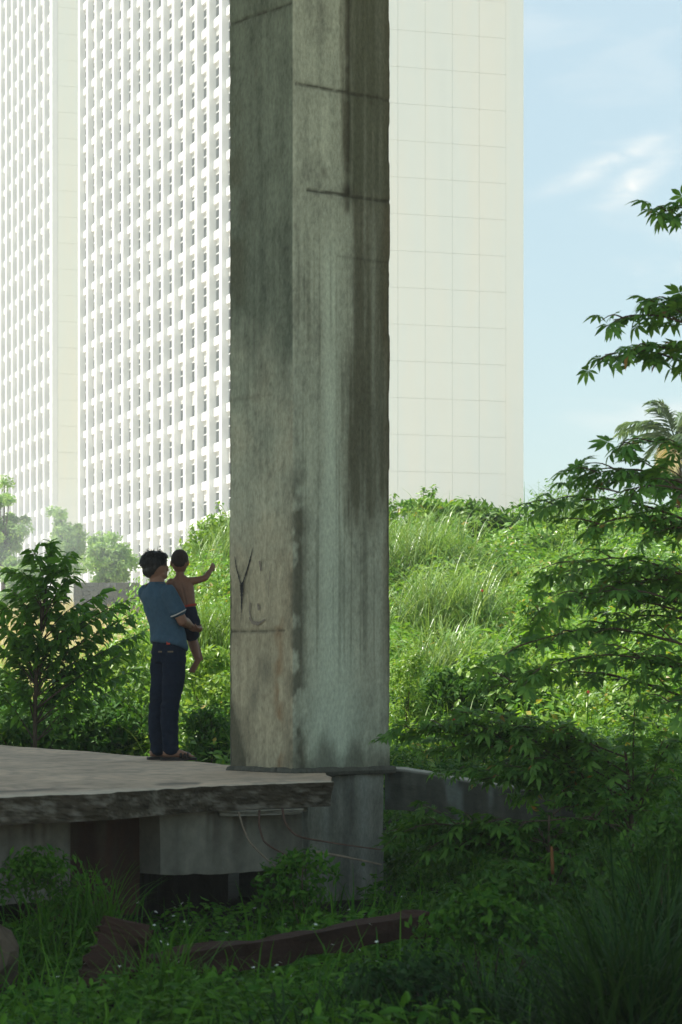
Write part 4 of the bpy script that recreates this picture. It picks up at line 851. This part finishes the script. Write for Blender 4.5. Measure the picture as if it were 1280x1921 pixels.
def red_flowers():
    rs = np.random.RandomState(2)
    for i, (px, py, Y) in enumerate(((1104, 1298, 27.5), (852, 1351, 26.5), (905, 1108, 33), (1052, 1062, 38))):
        c = P(px, py, Y); n = 6; p = np.zeros((n, 3)); az = np.linspace(0, 6.28, n, endpoint=False); V, T = scatter(LEAF4, p, frames(np.column_stack([np.cos(az), np.sin(az)*.4, np.sin(az)]), np.tile([0, -1, .2], (n, 1))), np.full(n, .026))
        V2, T2 = tube([[0, .02, 0], [0, .12, -.35]], [.006, .008], 5); b = empty('red_flower', c); tag(b, ('red blossom low on the slope near the palmate tree', 'red blossom at the foot of slope right of pillar', 'orange red blossom below the pale grass tuft', 'orange red blossom high on the sunlit slope')[i], 'flower', 'red blossoms')
        link('petals', mesh('petals', V, T, M['red']), b); link('stalk', mesh('stalk', V2, T2, M['l_mid']), b)
red_flowers()
# ------------------------------------------------------------------ sapling behind the platform, left
def sapling():
    rs = np.random.RandomState(23); base = P(66, 1396, 25.9); base[2] = float(height(base[0], base[1])); b = empty('sapling_tree', base); tag(b, 'leafy sapling with drooping leaves behind the platform, left of the man', 'tree')
    top = P(95, 1040, 25.9); tr = bezier([base, P(66, 1330, 25.9), P(70, 1240, 25.9), P(82, 1140, 25.9), top], 20)
    v, t = tube(tr, np.linspace(.026, .008, 20), 7); link('trunk', mesh('trunk', v-base, t, M['bark'], True), b)
    tips = [(95, 1015), (60, 1030), (130, 1035), (40, 1070), (140, 1070), (95, 1060), (20, 1105), (75, 1100), (120, 1110), (150, 1130), (0, 1130), (45, 1140), (185, 1140), (100, 1150), (220, 1140), (255, 1150), (270, 1185), (150, 1170), (10, 1180), (60, 1180), (200, 1185), (110, 1200), (240, 1200), (170, 1225), (30, 1220), (215, 1235), (90, 1235), (140, 1255), (190, 1270), (50, 1255), (-10, 1210), (5, 1255), (125, 1220), (230, 1170), (160, 1150), (75, 1130), (255, 1215), (40, 1290), (105, 1295), (165, 1305), (222, 1290), (258, 1255), (-15, 1285), (15, 1065), (195, 1110), (240, 1125), (-5, 1165), (130, 1275), (70, 1205)]
    pos, D, Nn, Sc, bv = [], [], [], [], []
    for px, py in tips:
        tip = P(px, py, 25.9+rs.uniform(-.55, .55)); zt = tip[2]; i = int(np.clip(np.interp(zt-.30-.25*abs(tip[0]-tr[10, 0]), tr[:, 2], np.arange(20)), 2, 18)); s = tr[i]
        mid = s*.5+tip*.5+[0, 0, .07]; c = bezier([s, mid, tip], 9); bv = [tube(c, np.linspace(.009, .0025, 9), 5)]; V, T = cat(bv); link('branch', mesh('branch', V-base, T, M['bark'], True), b)
        for q in np.linspace(.30, 1, 20):
            k = q*8; i0 = int(min(k, 7)); p = c[i0]+(c[i0+1]-c[i0])*(k-i0); dr = unit(c[i0+1]-c[i0])
            for sd_ in (-1, 1):
                lat = unit(np.cross(dr, UZ))*sd_; pos.append(p); D.append(dr*.5+lat*.8+rs.randn(3)*.35+[0, 0, -.35-.25*rs.rand()]); Nn.append(UZ+rs.randn(3)*.45); Sc.append(rs.uniform(.11, .19)*(.75+.35*(q < .95)))
    pos = np.array(pos); Rm = frames(np.array(D), np.array(Nn)); leaf_objects(b, base, [(LEAF[0]*[1, .85, 1.2], LEAF[1]), (LEAF[0]*[1, .95, 2.2], LEAF[1]), (LEAF[0]*[1, .75, .6], LEAF[1])], M['l_sap'], pos, Rm, np.array(Sc), 300)
sapling()
# ------------------------------------------------------------------ palmate tree at the right
PALM = [palmate(7, .22, 1), palmate(7, .35, 2), palmate(6, .45, 3), palmate(8, .15, 4)]
def palmate_tree(name, label, trunk, tips, seed, size, limit, dens=20, rad=.03, start=.30, m='l_palm', depth=.5):
    rs = np.random.RandomState(seed); tr = bezier(trunk, 24); base = tr[0].copy(); b = empty(name, base); tag(b, label, 'tree')
    v, t = tube(tr, np.linspace(rad, rad*.35, 24), 8); link('trunk', mesh('trunk', v-base, t, M['bark'], True), b)
    pos, D, Nn, Sc, bv = [], [], [], [], []
    for px, py, Y in tips:
        tip = P(px, py, Y); i = int(np.clip(np.argmin(np.abs(tr[:, 2]-(tip[2]-.12*abs(tip[0]-tr[12, 0])-.05))), 1, 22)); i = i if rad > .03 else rs.randint(3, 23); s = tr[i]; Ln = np.linalg.norm(tip-s)
        c = bezier([s, s*.66+tip*.34+UZ*.10*Ln, s*.33+tip*.67+UZ*.13*Ln, tip], 13); br = [c]; bv = [tube(c, np.linspace(rad*.28, .0022, 13), 6)]
        for q in np.arange(start+.08, .96, .19):      # side twigs
            k = int(q*12); d = unit(c[k+1]-c[k]) if k < 12 else unit(c[k]-c[k-1])
            tw = d*.55+np.array([0, 0, rs.uniform(-.25, .35)])+np.cross(d, UZ)*rs.choice([-1, 1])*rs.uniform(.4, 1.0)*depth; L2 = rs.uniform(.20, .42)*min(1, Ln)*(1.15-q*.4)
            e = c[k]+unit(tw)*L2; c2 = bezier([c[k], c[k]*.5+e*.5+UZ*.03, e-UZ*.02], 7); br.append(c2); bv.append(tube(c2, np.linspace(.006, .002, 7), 5))
        V, T = cat(bv); link('branch', mesh('branch', V-base, T, M['bark'], True), b)
        for bi, cc in enumerate(br):
            ln = np.linalg.norm(cc[-1]-cc[0]); n = max(4, int(dens*ln)); s0 = start if bi == 0 else .15
            for q in s0+(1-s0)*(np.arange(n)+rs.rand(n)*.6)/n:
                k = min(q, .999)*(len(cc)-1); i0 = int(k); p = cc[i0]+(cc[i0+1]-cc[i0])*(k-i0); d = unit(cc[i0+1]-cc[i0])
                lat = unit(np.cross(d, UZ))*rs.choice([-1, 1]); pos.append(p); D.append(d*rs.uniform(.2, .9)+lat*rs.uniform(.3, 1)+[0, 0, rs.uniform(-.55, .25)]); Nn.append(UZ*1.1+rs.randn(3)*.38+d*.2); Sc.append(size*rs.uniform(.62, 1.2)*(1.0 if q < .9 else .8))
    pos = np.array(pos); leaf_objects(b, base, PALM, M[m], pos, frames(np.array(D), np.array(Nn)), np.array(Sc), limit)
    return b
Yt = 15.2
tips = [(1238, 400, 15.2), (1135, 665, 15.2), (1150, 600, 15.4), (1200, 650, 15.0), (1215, 580, 15.5), (1275, 565, 15.3), (1165, 835, 15.2), (1095, 890, 15.2), (1160, 845, 15.5), (1010, 955, 15.2), (1090, 900, 15.4), (1140, 930, 14.9), (1045, 1005, 15.4), (1100, 990, 15.0), (1200, 880, 15.4), (1010, 1085, 15.3), (1060, 1060, 15.0), (1130, 1040, 15.5), (1000, 1145, 15.4), (1070, 1120, 15.0), (1150, 1100, 15.3), (960, 1215, 15.3), (1030, 1190, 15.0), (1110, 1180, 15.4), (990, 1260, 15.0), (1080, 1240, 15.4), (1170, 1170, 15.0), (920, 1290, 15.4), (1010, 1320, 15.0), (1100, 1310, 15.3), (1190, 1250, 15.1), (1220, 1000, 15.1), (1230, 1110, 15.4), (1240, 1320, 15.0)]
palmate_tree('palmate_leaf_tree', 'tree with hand shaped leaves reaching in from the right edge', [np.array([2.62, 15.3, 0]), np.array([2.55, 15.3, 1.2]), np.array([2.42, 15.2, 2.6]), np.array([2.38, 15.2, 4.6])], [t for i, t in enumerate(tips) if i not in (8, 12, 14, 17, 22, 25, 26, 28, 29)], 31, .178, 300, 17, .045)
low = [(706, 1385, 16.6), (760, 1372, 16.5), (830, 1362, 16.4), (905, 1368, 16.3), (790, 1410, 16.7), (870, 1400, 16.5), (820, 1455, 16.6), (930, 1430, 16.4), (890, 1465, 16.3), (985, 1390, 16.1), (1000, 1440, 16.2), (960, 1490, 16.4), (1060, 1360, 16.0), (1060, 1430, 16.1), (1120, 1460, 15.9), (1090, 1390, 16.2), (1260, 1390, 15.9), (1250, 1460, 16.1), (1190, 1350, 16.0)]
palmate_tree('spreading_bush', 'low spreading bush with hand shaped leaves overlapping the pillar\'s right edge', [P(1190, 1640, 16.0), P(1186, 1560, 16), P(1182, 1480, 16), P(1172, 1400, 16)], low, 33, .155, 260, 30, .022, .2, 'l_palm', .7)
low2 = [(726, 1560, 16.0), (760, 1550, 15.9), (820, 1560, 15.8), (880, 1545, 15.8), (780, 1600, 15.9), (860, 1600, 15.7), (940, 1570, 15.7), (1000, 1545, 15.7), (930, 1630, 15.5), (1010, 1610, 15.5), (1060, 1560, 15.6), (1090, 1620, 15.4), (1180, 1570, 15.4), (1220, 1520, 15.6), (1130, 1520, 15.8), (1040, 1510, 16.0)]
palmate_tree('drooping_bush', 'dark drooping bush in front of the concrete ledge', [P(1040, 1720, 15.6), P(1035, 1660, 15.6), P(1030, 1600, 15.6), P(1030, 1530, 15.6)], low2, 35, .15, 220, 30, .018, .15, 'l_dark', .7)
# ------------------------------------------------------------------ coconut palm on the skyline
def coco():
    b0 = P(1266, 824, 58); b0[2] = float(height(b0[0], 58.)); crown = P(1266, 824, 58); b = empty('coconut_palm', b0); tag(b, 'coconut palm with a few dry fronds on the skyline at the right edge', 'palm')
    v, t = tube(bezier([b0, b0*.5+crown*.5+[.1, 0, 0], crown], 10), np.linspace(.16, .11, 10), 9); link('trunk', mesh('trunk', v-b0, t, M['bark'], True), b)
    rs = np.random.RandomState(3)
    for k in range(20):
        az = k*2.4+rs.uniform(-.2, .2); lift = (1.25, .8, .35, -.15)[k % 4]+rs.uniform(-.15, .15); Ln = rs.uniform(1.3, 1.9); h = np.array([math.cos(az), math.sin(az), 0]); dry = lift < 0 and k % 8 == 7
        s = np.linspace(0, 1, 12); c = crown+np.outer(Ln*s*math.cos(lift), h)+np.outer(Ln*(s*math.sin(lift)-.5*s**2), UZ); pos, D, Nn, Sc = [], [], [], []
        lat = np.cross(h, UZ)
        for q in np.linspace(.12, .98, 26):
            i = q*11; i0 = min(int(i), 10); p = c[i0]+(c[i0+1]-c[i0])*(i-i0); dr = unit(c[i0+1]-c[i0])
            for sd_ in (-1, 1): pos.append(p); D.append(dr*.75+lat*sd_*.9+[0, 0, -.25+.1*rs.randn()]); Nn.append(UZ+.3*rs.randn(3)); Sc.append([.52*(1-.6*abs(q-.45)), .13, .5])
        V, T = cat([scatter(LEAF4, np.array(pos), frames(np.array(D), np.array(Nn)), np.array(Sc)), tube(c, np.linspace(.02, .004, 12), 5)])
        link('frond', mesh('frond', V-b0, T, M['l_dryfrond' if dry else 'l_coco']), b)
coco()
# ------------------------------------------------------------------ pale trees and rubble wall far left
def far_tree(label, px, py0, py1, wpx, Y, seed):
    rs = np.random.RandomState(seed); top = P(px, py0, Y); bot = P(px, py1, Y); bot[2] = float(height(bot[0], Y)); b = empty('far_tree', bot); tag(b, label, 'tree', 'pale trees in front of the towers')
    Hh = top[2]-bot[2]; Wd = wpx/F*Y/2; lv = []; br = []
    cr_ = bot+[0, 0, Hh*.60]; v, t = tube(bezier([bot, bot+[.05*Wd, 0, Hh*.3], cr_], 8), np.linspace(.09, .04, 8)*Hh/4, 6); link('trunk', mesh('trunk', v-bot, t, M['bark'], True), b)
    for k in range(60):
        o = unit(rs.randn(3)); o[2] = o[2]*.9; c = bot+[0, 0, Hh*.56]+o*np.array([Wd*.80, Wd*.80, Hh*.40])*rs.uniform(.3, 1.0)*(1+.25*math.sin(3*o[0]+seed)); r = Wd*rs.uniform(.12, .30)
        p, Rm, s = lump_leaves(c, np.array([r, r, r*.8]), 190, .17, rs, .3, .5, .95, -.9); lv.append(scatter(LEAF4, p, Rm, s)); br.append(tube(bezier([bot+[0, 0, Hh*.3], (bot+[0, 0, Hh*.5]+c)/2, c], 6), np.linspace(.03, .01, 6)*Hh/4, 5))
    V, T = cat(lv); link('crown', mesh('crown', V-bot, T, M['l_far']), b); V, T = cat(br); link('limbs', mesh('limbs', V-bot, T, M['bark']), b)
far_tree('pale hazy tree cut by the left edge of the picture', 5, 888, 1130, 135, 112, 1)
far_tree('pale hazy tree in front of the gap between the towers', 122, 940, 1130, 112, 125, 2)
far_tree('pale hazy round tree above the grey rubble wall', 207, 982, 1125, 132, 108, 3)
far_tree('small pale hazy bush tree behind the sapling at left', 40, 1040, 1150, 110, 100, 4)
def rubble_wall():
    rs = np.random.RandomState(6); Y = 98.0; x0, x1 = P(138, 0, Y)[0], P(262, 0, Y)[0]; z1 = P(0, 1093, Y)[2]; z0 = float(height((x0+x1)/2, Y))-.1; b = empty('rubble_wall', ((x0+x1)/2, Y, z0)); tag(b, 'low grey rubble stone wall at the foot of the pale trees', 'wall')
    link('backing', mesh('backing', *box(x0-(x0+x1)/2, (x1-x0)/2, .06, .5, 0, z1-z0-.04), M['block']), b)
    rows = max(3, int((z1-z0)/.16)); hh = (z1-z0)/rows; mm = [mesh('stone', (box(-.5, .5, -.5, .5, -.5, .5)[0]+rs.uniform(-.10, .10, (8, 3))), BOXF, M['block']) for _ in range(6)]; cnt = 0
    for r in range(rows):
        x = x0-(x0+x1)/2+rs.uniform(0, .1)
        while x < (x1-x0)/2-.1 and cnt < 300:
            w = rs.uniform(.16, .30); o = link('stone', mm[rs.randint(6)], b, (x+w/2, .05+rs.uniform(-.03, .03), (r+.5)*hh)); o.scale = (w*.97, .22, hh*.95); x += w; cnt += 1
rubble_wall()
# ------------------------------------------------------------------ shaded foreground
def foreground():
    rs = np.random.RandomState(77)
    n = 30000; Y = 9.5+rs.rand(n)*8.7; px = rs.uniform(-60, 1340, n); X = (px-640)/F*Y
    lum = fbm(np.column_stack([X*1.3, Y*1.0, 0*X]), 7, 4); z = height(X, Y)+rs.rand(n)*(.06+.55*np.clip(lum-.3, 0, 1))
    under = (X < .15) & (Y > 14.55+(X+1.9)*1.1) 
    keep = (~under) & (lum > .33); X, Y, z = X[keep], Y[keep], z[keep]; n = len(X)
    d = rs.randn(n, 3)*[1, 1, .35]; V, T = scatter(LEAF, np.column_stack([X, Y, z]), frames(d, rs.randn(n, 3)*.45+[0, -.15, 1]), rs.uniform(.035, .085, n))
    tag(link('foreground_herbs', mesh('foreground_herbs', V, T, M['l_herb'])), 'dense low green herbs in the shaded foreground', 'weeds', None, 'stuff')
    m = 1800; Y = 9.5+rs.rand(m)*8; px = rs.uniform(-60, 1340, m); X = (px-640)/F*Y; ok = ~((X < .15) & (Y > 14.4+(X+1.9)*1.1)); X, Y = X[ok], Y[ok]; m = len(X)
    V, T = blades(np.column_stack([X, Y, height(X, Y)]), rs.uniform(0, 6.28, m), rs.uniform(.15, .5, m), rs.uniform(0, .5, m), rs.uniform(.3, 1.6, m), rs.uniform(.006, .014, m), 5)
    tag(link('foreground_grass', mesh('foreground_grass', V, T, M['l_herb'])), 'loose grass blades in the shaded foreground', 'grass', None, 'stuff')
    # small white flowers
    k = 70; Y = rs.uniform(11.5, 15.5, k); px = rs.uniform(40, 760, k); X = (px-640)/F*Y; fm = mesh('white_flower', *scatter(LEAF4, np.zeros((5, 3)), frames(np.array([[math.cos(a), math.sin(a), .25] for a in np.arange(5)*1.2566]), np.tile([0, 0, 1.], (5, 1))), np.full(5, .013)), M['petal'])
    for x, y in zip(X, Y):
        if (x < .15) and (y > 14.4+(x+1.9)*1.1): continue
        o = link('white_flower', fm, None, (x, y, float(height(x, y))+rs.uniform(.14, .34))); o.rotation_euler = (rs.uniform(.1, .8), rs.uniform(-.4, .4), rs.uniform(0, 6)); tag(o, 'tiny white flower dotted among the shaded foreground herbs', 'flower', 'tiny white flowers in the foreground herbs')
foreground()
def fg_clump(label, px, py, Y, n, Ln, seed, lean, w, spread, m='l_deep', az=None, z=None):
    rs = np.random.RandomState(seed); c = P(px, py, Y); gz = float(height(c[0], Y)) if z is None else z; b0 = np.array([c[0], Y, gz])
    base = b0+np.column_stack([rs.randn(n)*spread, rs.randn(n)*spread, np.zeros(n)]); a = rs.uniform(0, 6.28, n) if az is None else az+rs.randn(n)*.9
    V, T = blades(base, a, Ln*rs.uniform(.5, 1.15, n), np.abs(rs.randn(n))*lean, rs.uniform(.4, 1.9, n), w*rs.uniform(.6, 1.3, n), 8)
    o = link('grass_clump', mesh('grass_clump', V-b0, T, M[m]), None, b0); tag(o, label, 'grass', 'grass clumps in the shaded foreground')
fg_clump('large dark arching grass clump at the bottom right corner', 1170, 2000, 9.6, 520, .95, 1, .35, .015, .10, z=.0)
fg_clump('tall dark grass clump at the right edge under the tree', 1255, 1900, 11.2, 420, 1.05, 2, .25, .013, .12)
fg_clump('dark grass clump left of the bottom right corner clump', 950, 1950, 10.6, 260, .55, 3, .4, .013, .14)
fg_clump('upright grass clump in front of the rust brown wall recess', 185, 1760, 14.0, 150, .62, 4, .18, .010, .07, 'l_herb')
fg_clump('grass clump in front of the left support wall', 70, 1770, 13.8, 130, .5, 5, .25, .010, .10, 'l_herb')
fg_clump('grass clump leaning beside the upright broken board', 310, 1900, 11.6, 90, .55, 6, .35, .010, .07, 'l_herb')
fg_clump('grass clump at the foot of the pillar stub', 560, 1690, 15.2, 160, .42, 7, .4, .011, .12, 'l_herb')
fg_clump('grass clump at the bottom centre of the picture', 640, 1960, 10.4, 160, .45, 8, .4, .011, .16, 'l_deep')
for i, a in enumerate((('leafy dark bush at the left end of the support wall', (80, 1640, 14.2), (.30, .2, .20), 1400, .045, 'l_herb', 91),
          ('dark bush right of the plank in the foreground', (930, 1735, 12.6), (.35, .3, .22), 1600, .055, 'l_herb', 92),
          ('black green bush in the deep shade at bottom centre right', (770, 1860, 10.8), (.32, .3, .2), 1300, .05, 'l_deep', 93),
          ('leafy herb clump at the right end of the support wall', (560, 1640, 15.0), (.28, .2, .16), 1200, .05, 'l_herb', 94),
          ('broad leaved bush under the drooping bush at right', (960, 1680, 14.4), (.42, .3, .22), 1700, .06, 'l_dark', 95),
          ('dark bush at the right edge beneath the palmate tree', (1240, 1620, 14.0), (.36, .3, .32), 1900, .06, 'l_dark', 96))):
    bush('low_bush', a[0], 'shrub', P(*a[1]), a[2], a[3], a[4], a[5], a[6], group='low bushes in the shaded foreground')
def timber():
    rs = np.random.RandomState(8)
    def board(nm, label, pts, w, th, seed, jag=.05):
        p = np.array(pts, float); c = p[0]; n = 40; k = np.linspace(0, 1, len(p)); kk = np.linspace(0, 1, n); L_ = np.column_stack([np.interp(kk, k, p[:, i]) for i in range(3)])
        t = unit(p[-1]-p[0]); u = unit(np.cross(t, np.array([0, 1., .15]))); d = np.cross(t, u); prof = [(-1, -1), (-.4, -1.06), (.3, -.97), (1, -1), (1, 1), (0, 1.03), (-1, 1)]
        V = []
        for i in range(n):
            for a, b_ in prof:
                e = 1+.30*(vnoise(np.array([[i*.35, a*2+seed, b_]]), seed)[0]-.5)*2; V.append(L_[i]+u*a*w/2*e+d*b_*th/2*e)
        V = np.array(V).reshape(n, len(prof), 3)
        V[0] -= t*(rs.rand(len(prof), 1)*jag); V[-1] += t*(rs.rand(len(prof), 1)*jag); m = len(prof); V = V.reshape(-1, 3); I = np.arange(n*m).reshape(n, m)
        q = np.stack([I[:-1], np.roll(I[:-1], -1, 1), np.roll(I[1:], -1, 1), I[1:]], -1).reshape(-1, 4); T = tri(q); T = np.vstack([T, [[I[0, 0], I[0, j], I[0, j+1]] for j in range(1, m-1)], [[I[-1, 0], I[-1, j+1], I[-1, j]] for j in range(1, m-1)]])
        o = link(nm, mesh(nm, V-c, T, M['plank']), None, c); tag(o, label, 'timber')
    board('timber_beam', 'long rotten brown timber beam lying across the foreground herbs', [P(255, 1818, 12.4), P(420, 1795, 12.6), P(560, 1775, 12.8), P(690, 1750, 13.0), P(790, 1732, 13.2)], .115, .09, 3)
    board('broken_board', 'broken brown board leaning upright at the left end of beam', [P(185, 1850, 12.2), P(205, 1805, 12.25), P(222, 1765, 12.3), P(232, 1742, 12.3)], .20, .05, 5, .07)
    board('broken_board', 'narrow splintered board leaning between upright board and beam', [P(238, 1850, 12.35), P(255, 1800, 12.35), P(266, 1752, 12.4)], .09, .04, 6, .06)
    c = P(1037, 1640, 14.9); v, t = tube(bezier([c-c, P(1036, 1610, 14.9)-c, P(1035, 1588, 14.9)-c], 6), [.010, .011, .011, .010, .009, .007], 7); o = link('stick', mesh('stick', v, t, M['orange'], True), None, c); tag(o, 'short orange brown stick standing among the leaves', 'stick')
    # boulder at the left edge
    c = P(-70, 1805, 12.6); a = np.linspace(0, 2*np.pi, 22, endpoint=False); rg = []; V, T = ell((0, 0, 0), .26, .24, .20, None, 40); V = V*(1+.9*(fbm(V*6+3, 5, 5, .6)-.5))[:, None]; o = link('boulder', mesh('boulder', V, T, M['rock'], False), None, c); tag(o, 'brown boulder cut by the left edge in the foreground', 'rock')
timber()
# ------------------------------------------------------------------ haze
hz = link('haze', mesh('haze', *box(-260, 320, -60, 430, -3, 118))); tag(hz, kind='stuff')
hm = bpy.data.materials.new('pale_air'); hm.use_nodes = True; hn = hm.node_tree.nodes; hn.clear(); ho = hn.new('ShaderNodeOutputMaterial'); pv = hn.new('ShaderNodeVolumePrincipled')
pv.inputs['Color'].default_value = (.93, .97, .96, 1); pv.inputs['Density'].default_value = .0008; pv.inputs['Anisotropy'].default_value = .2
hm.node_tree.links.new(pv.outputs[0], ho.inputs['Volume']); hz.data.materials.append(hm)

# drifting smoke over the dry slope in front of the pale trees
def smoke():
    c = P(70, 1030, 86); V, T = ell((0, 0, 0), 1, 1, 1, None, 24); o = link('smoke', mesh('smoke', V*[4.2, 7, 3.0], T), None, c); tag(o, 'thin white smoke drifting in front of the pale trees at left', 'smoke', None, 'stuff')
    m = bpy.data.materials.new('thin_smoke'); m.use_nodes = True; N = m.node_tree.nodes; N.clear(); l = m.node_tree.links.new
    out = N.new('ShaderNodeOutputMaterial'); v = N.new('ShaderNodeVolumePrincipled'); v.inputs['Color'].default_value = (.95, .97, .96, 1)
    tc_ = N.new('ShaderNodeTexCoord'); nz_ = N.new('ShaderNodeTexNoise'); nz_.inputs['Scale'].default_value = .45; nz_.inputs['Detail'].default_value = 3
    ln = N.new('ShaderNodeVectorMath'); ln.operation = 'MULTIPLY'; ln.inputs[1].default_value = (1/4.2, 1/7, 1/3.0); le = N.new('ShaderNodeVectorMath'); le.operation = 'LENGTH'
    mr = N.new('ShaderNodeMapRange'); mr.inputs[1].default_value = 1.0; mr.inputs[2].default_value = .3; mr.inputs[3].default_value = 0; mr.inputs[4].default_value = .055
    r2 = N.new('ShaderNodeMapRange'); r2.inputs[1].default_value = .38; r2.inputs[2].default_value = .62; mu = N.new('ShaderNodeMath'); mu.operation = 'MULTIPLY'
    l(tc_.outputs['Object'], nz_.inputs['Vector']); l(tc_.outputs['Object'], ln.inputs[0]); l(ln.outputs[0], le.inputs[0]); l(le.outputs['Value'], mr.inputs[0]); l(nz_.outputs['Fac'], r2.inputs[0]); l(mr.outputs[0], mu.inputs[0]); l(r2.outputs[0], mu.inputs[1]); l(mu.outputs[0], v.inputs['Density']); l(v.outputs[0], out.inputs['Volume'])
    o.data.materials.append(m)
smoke()
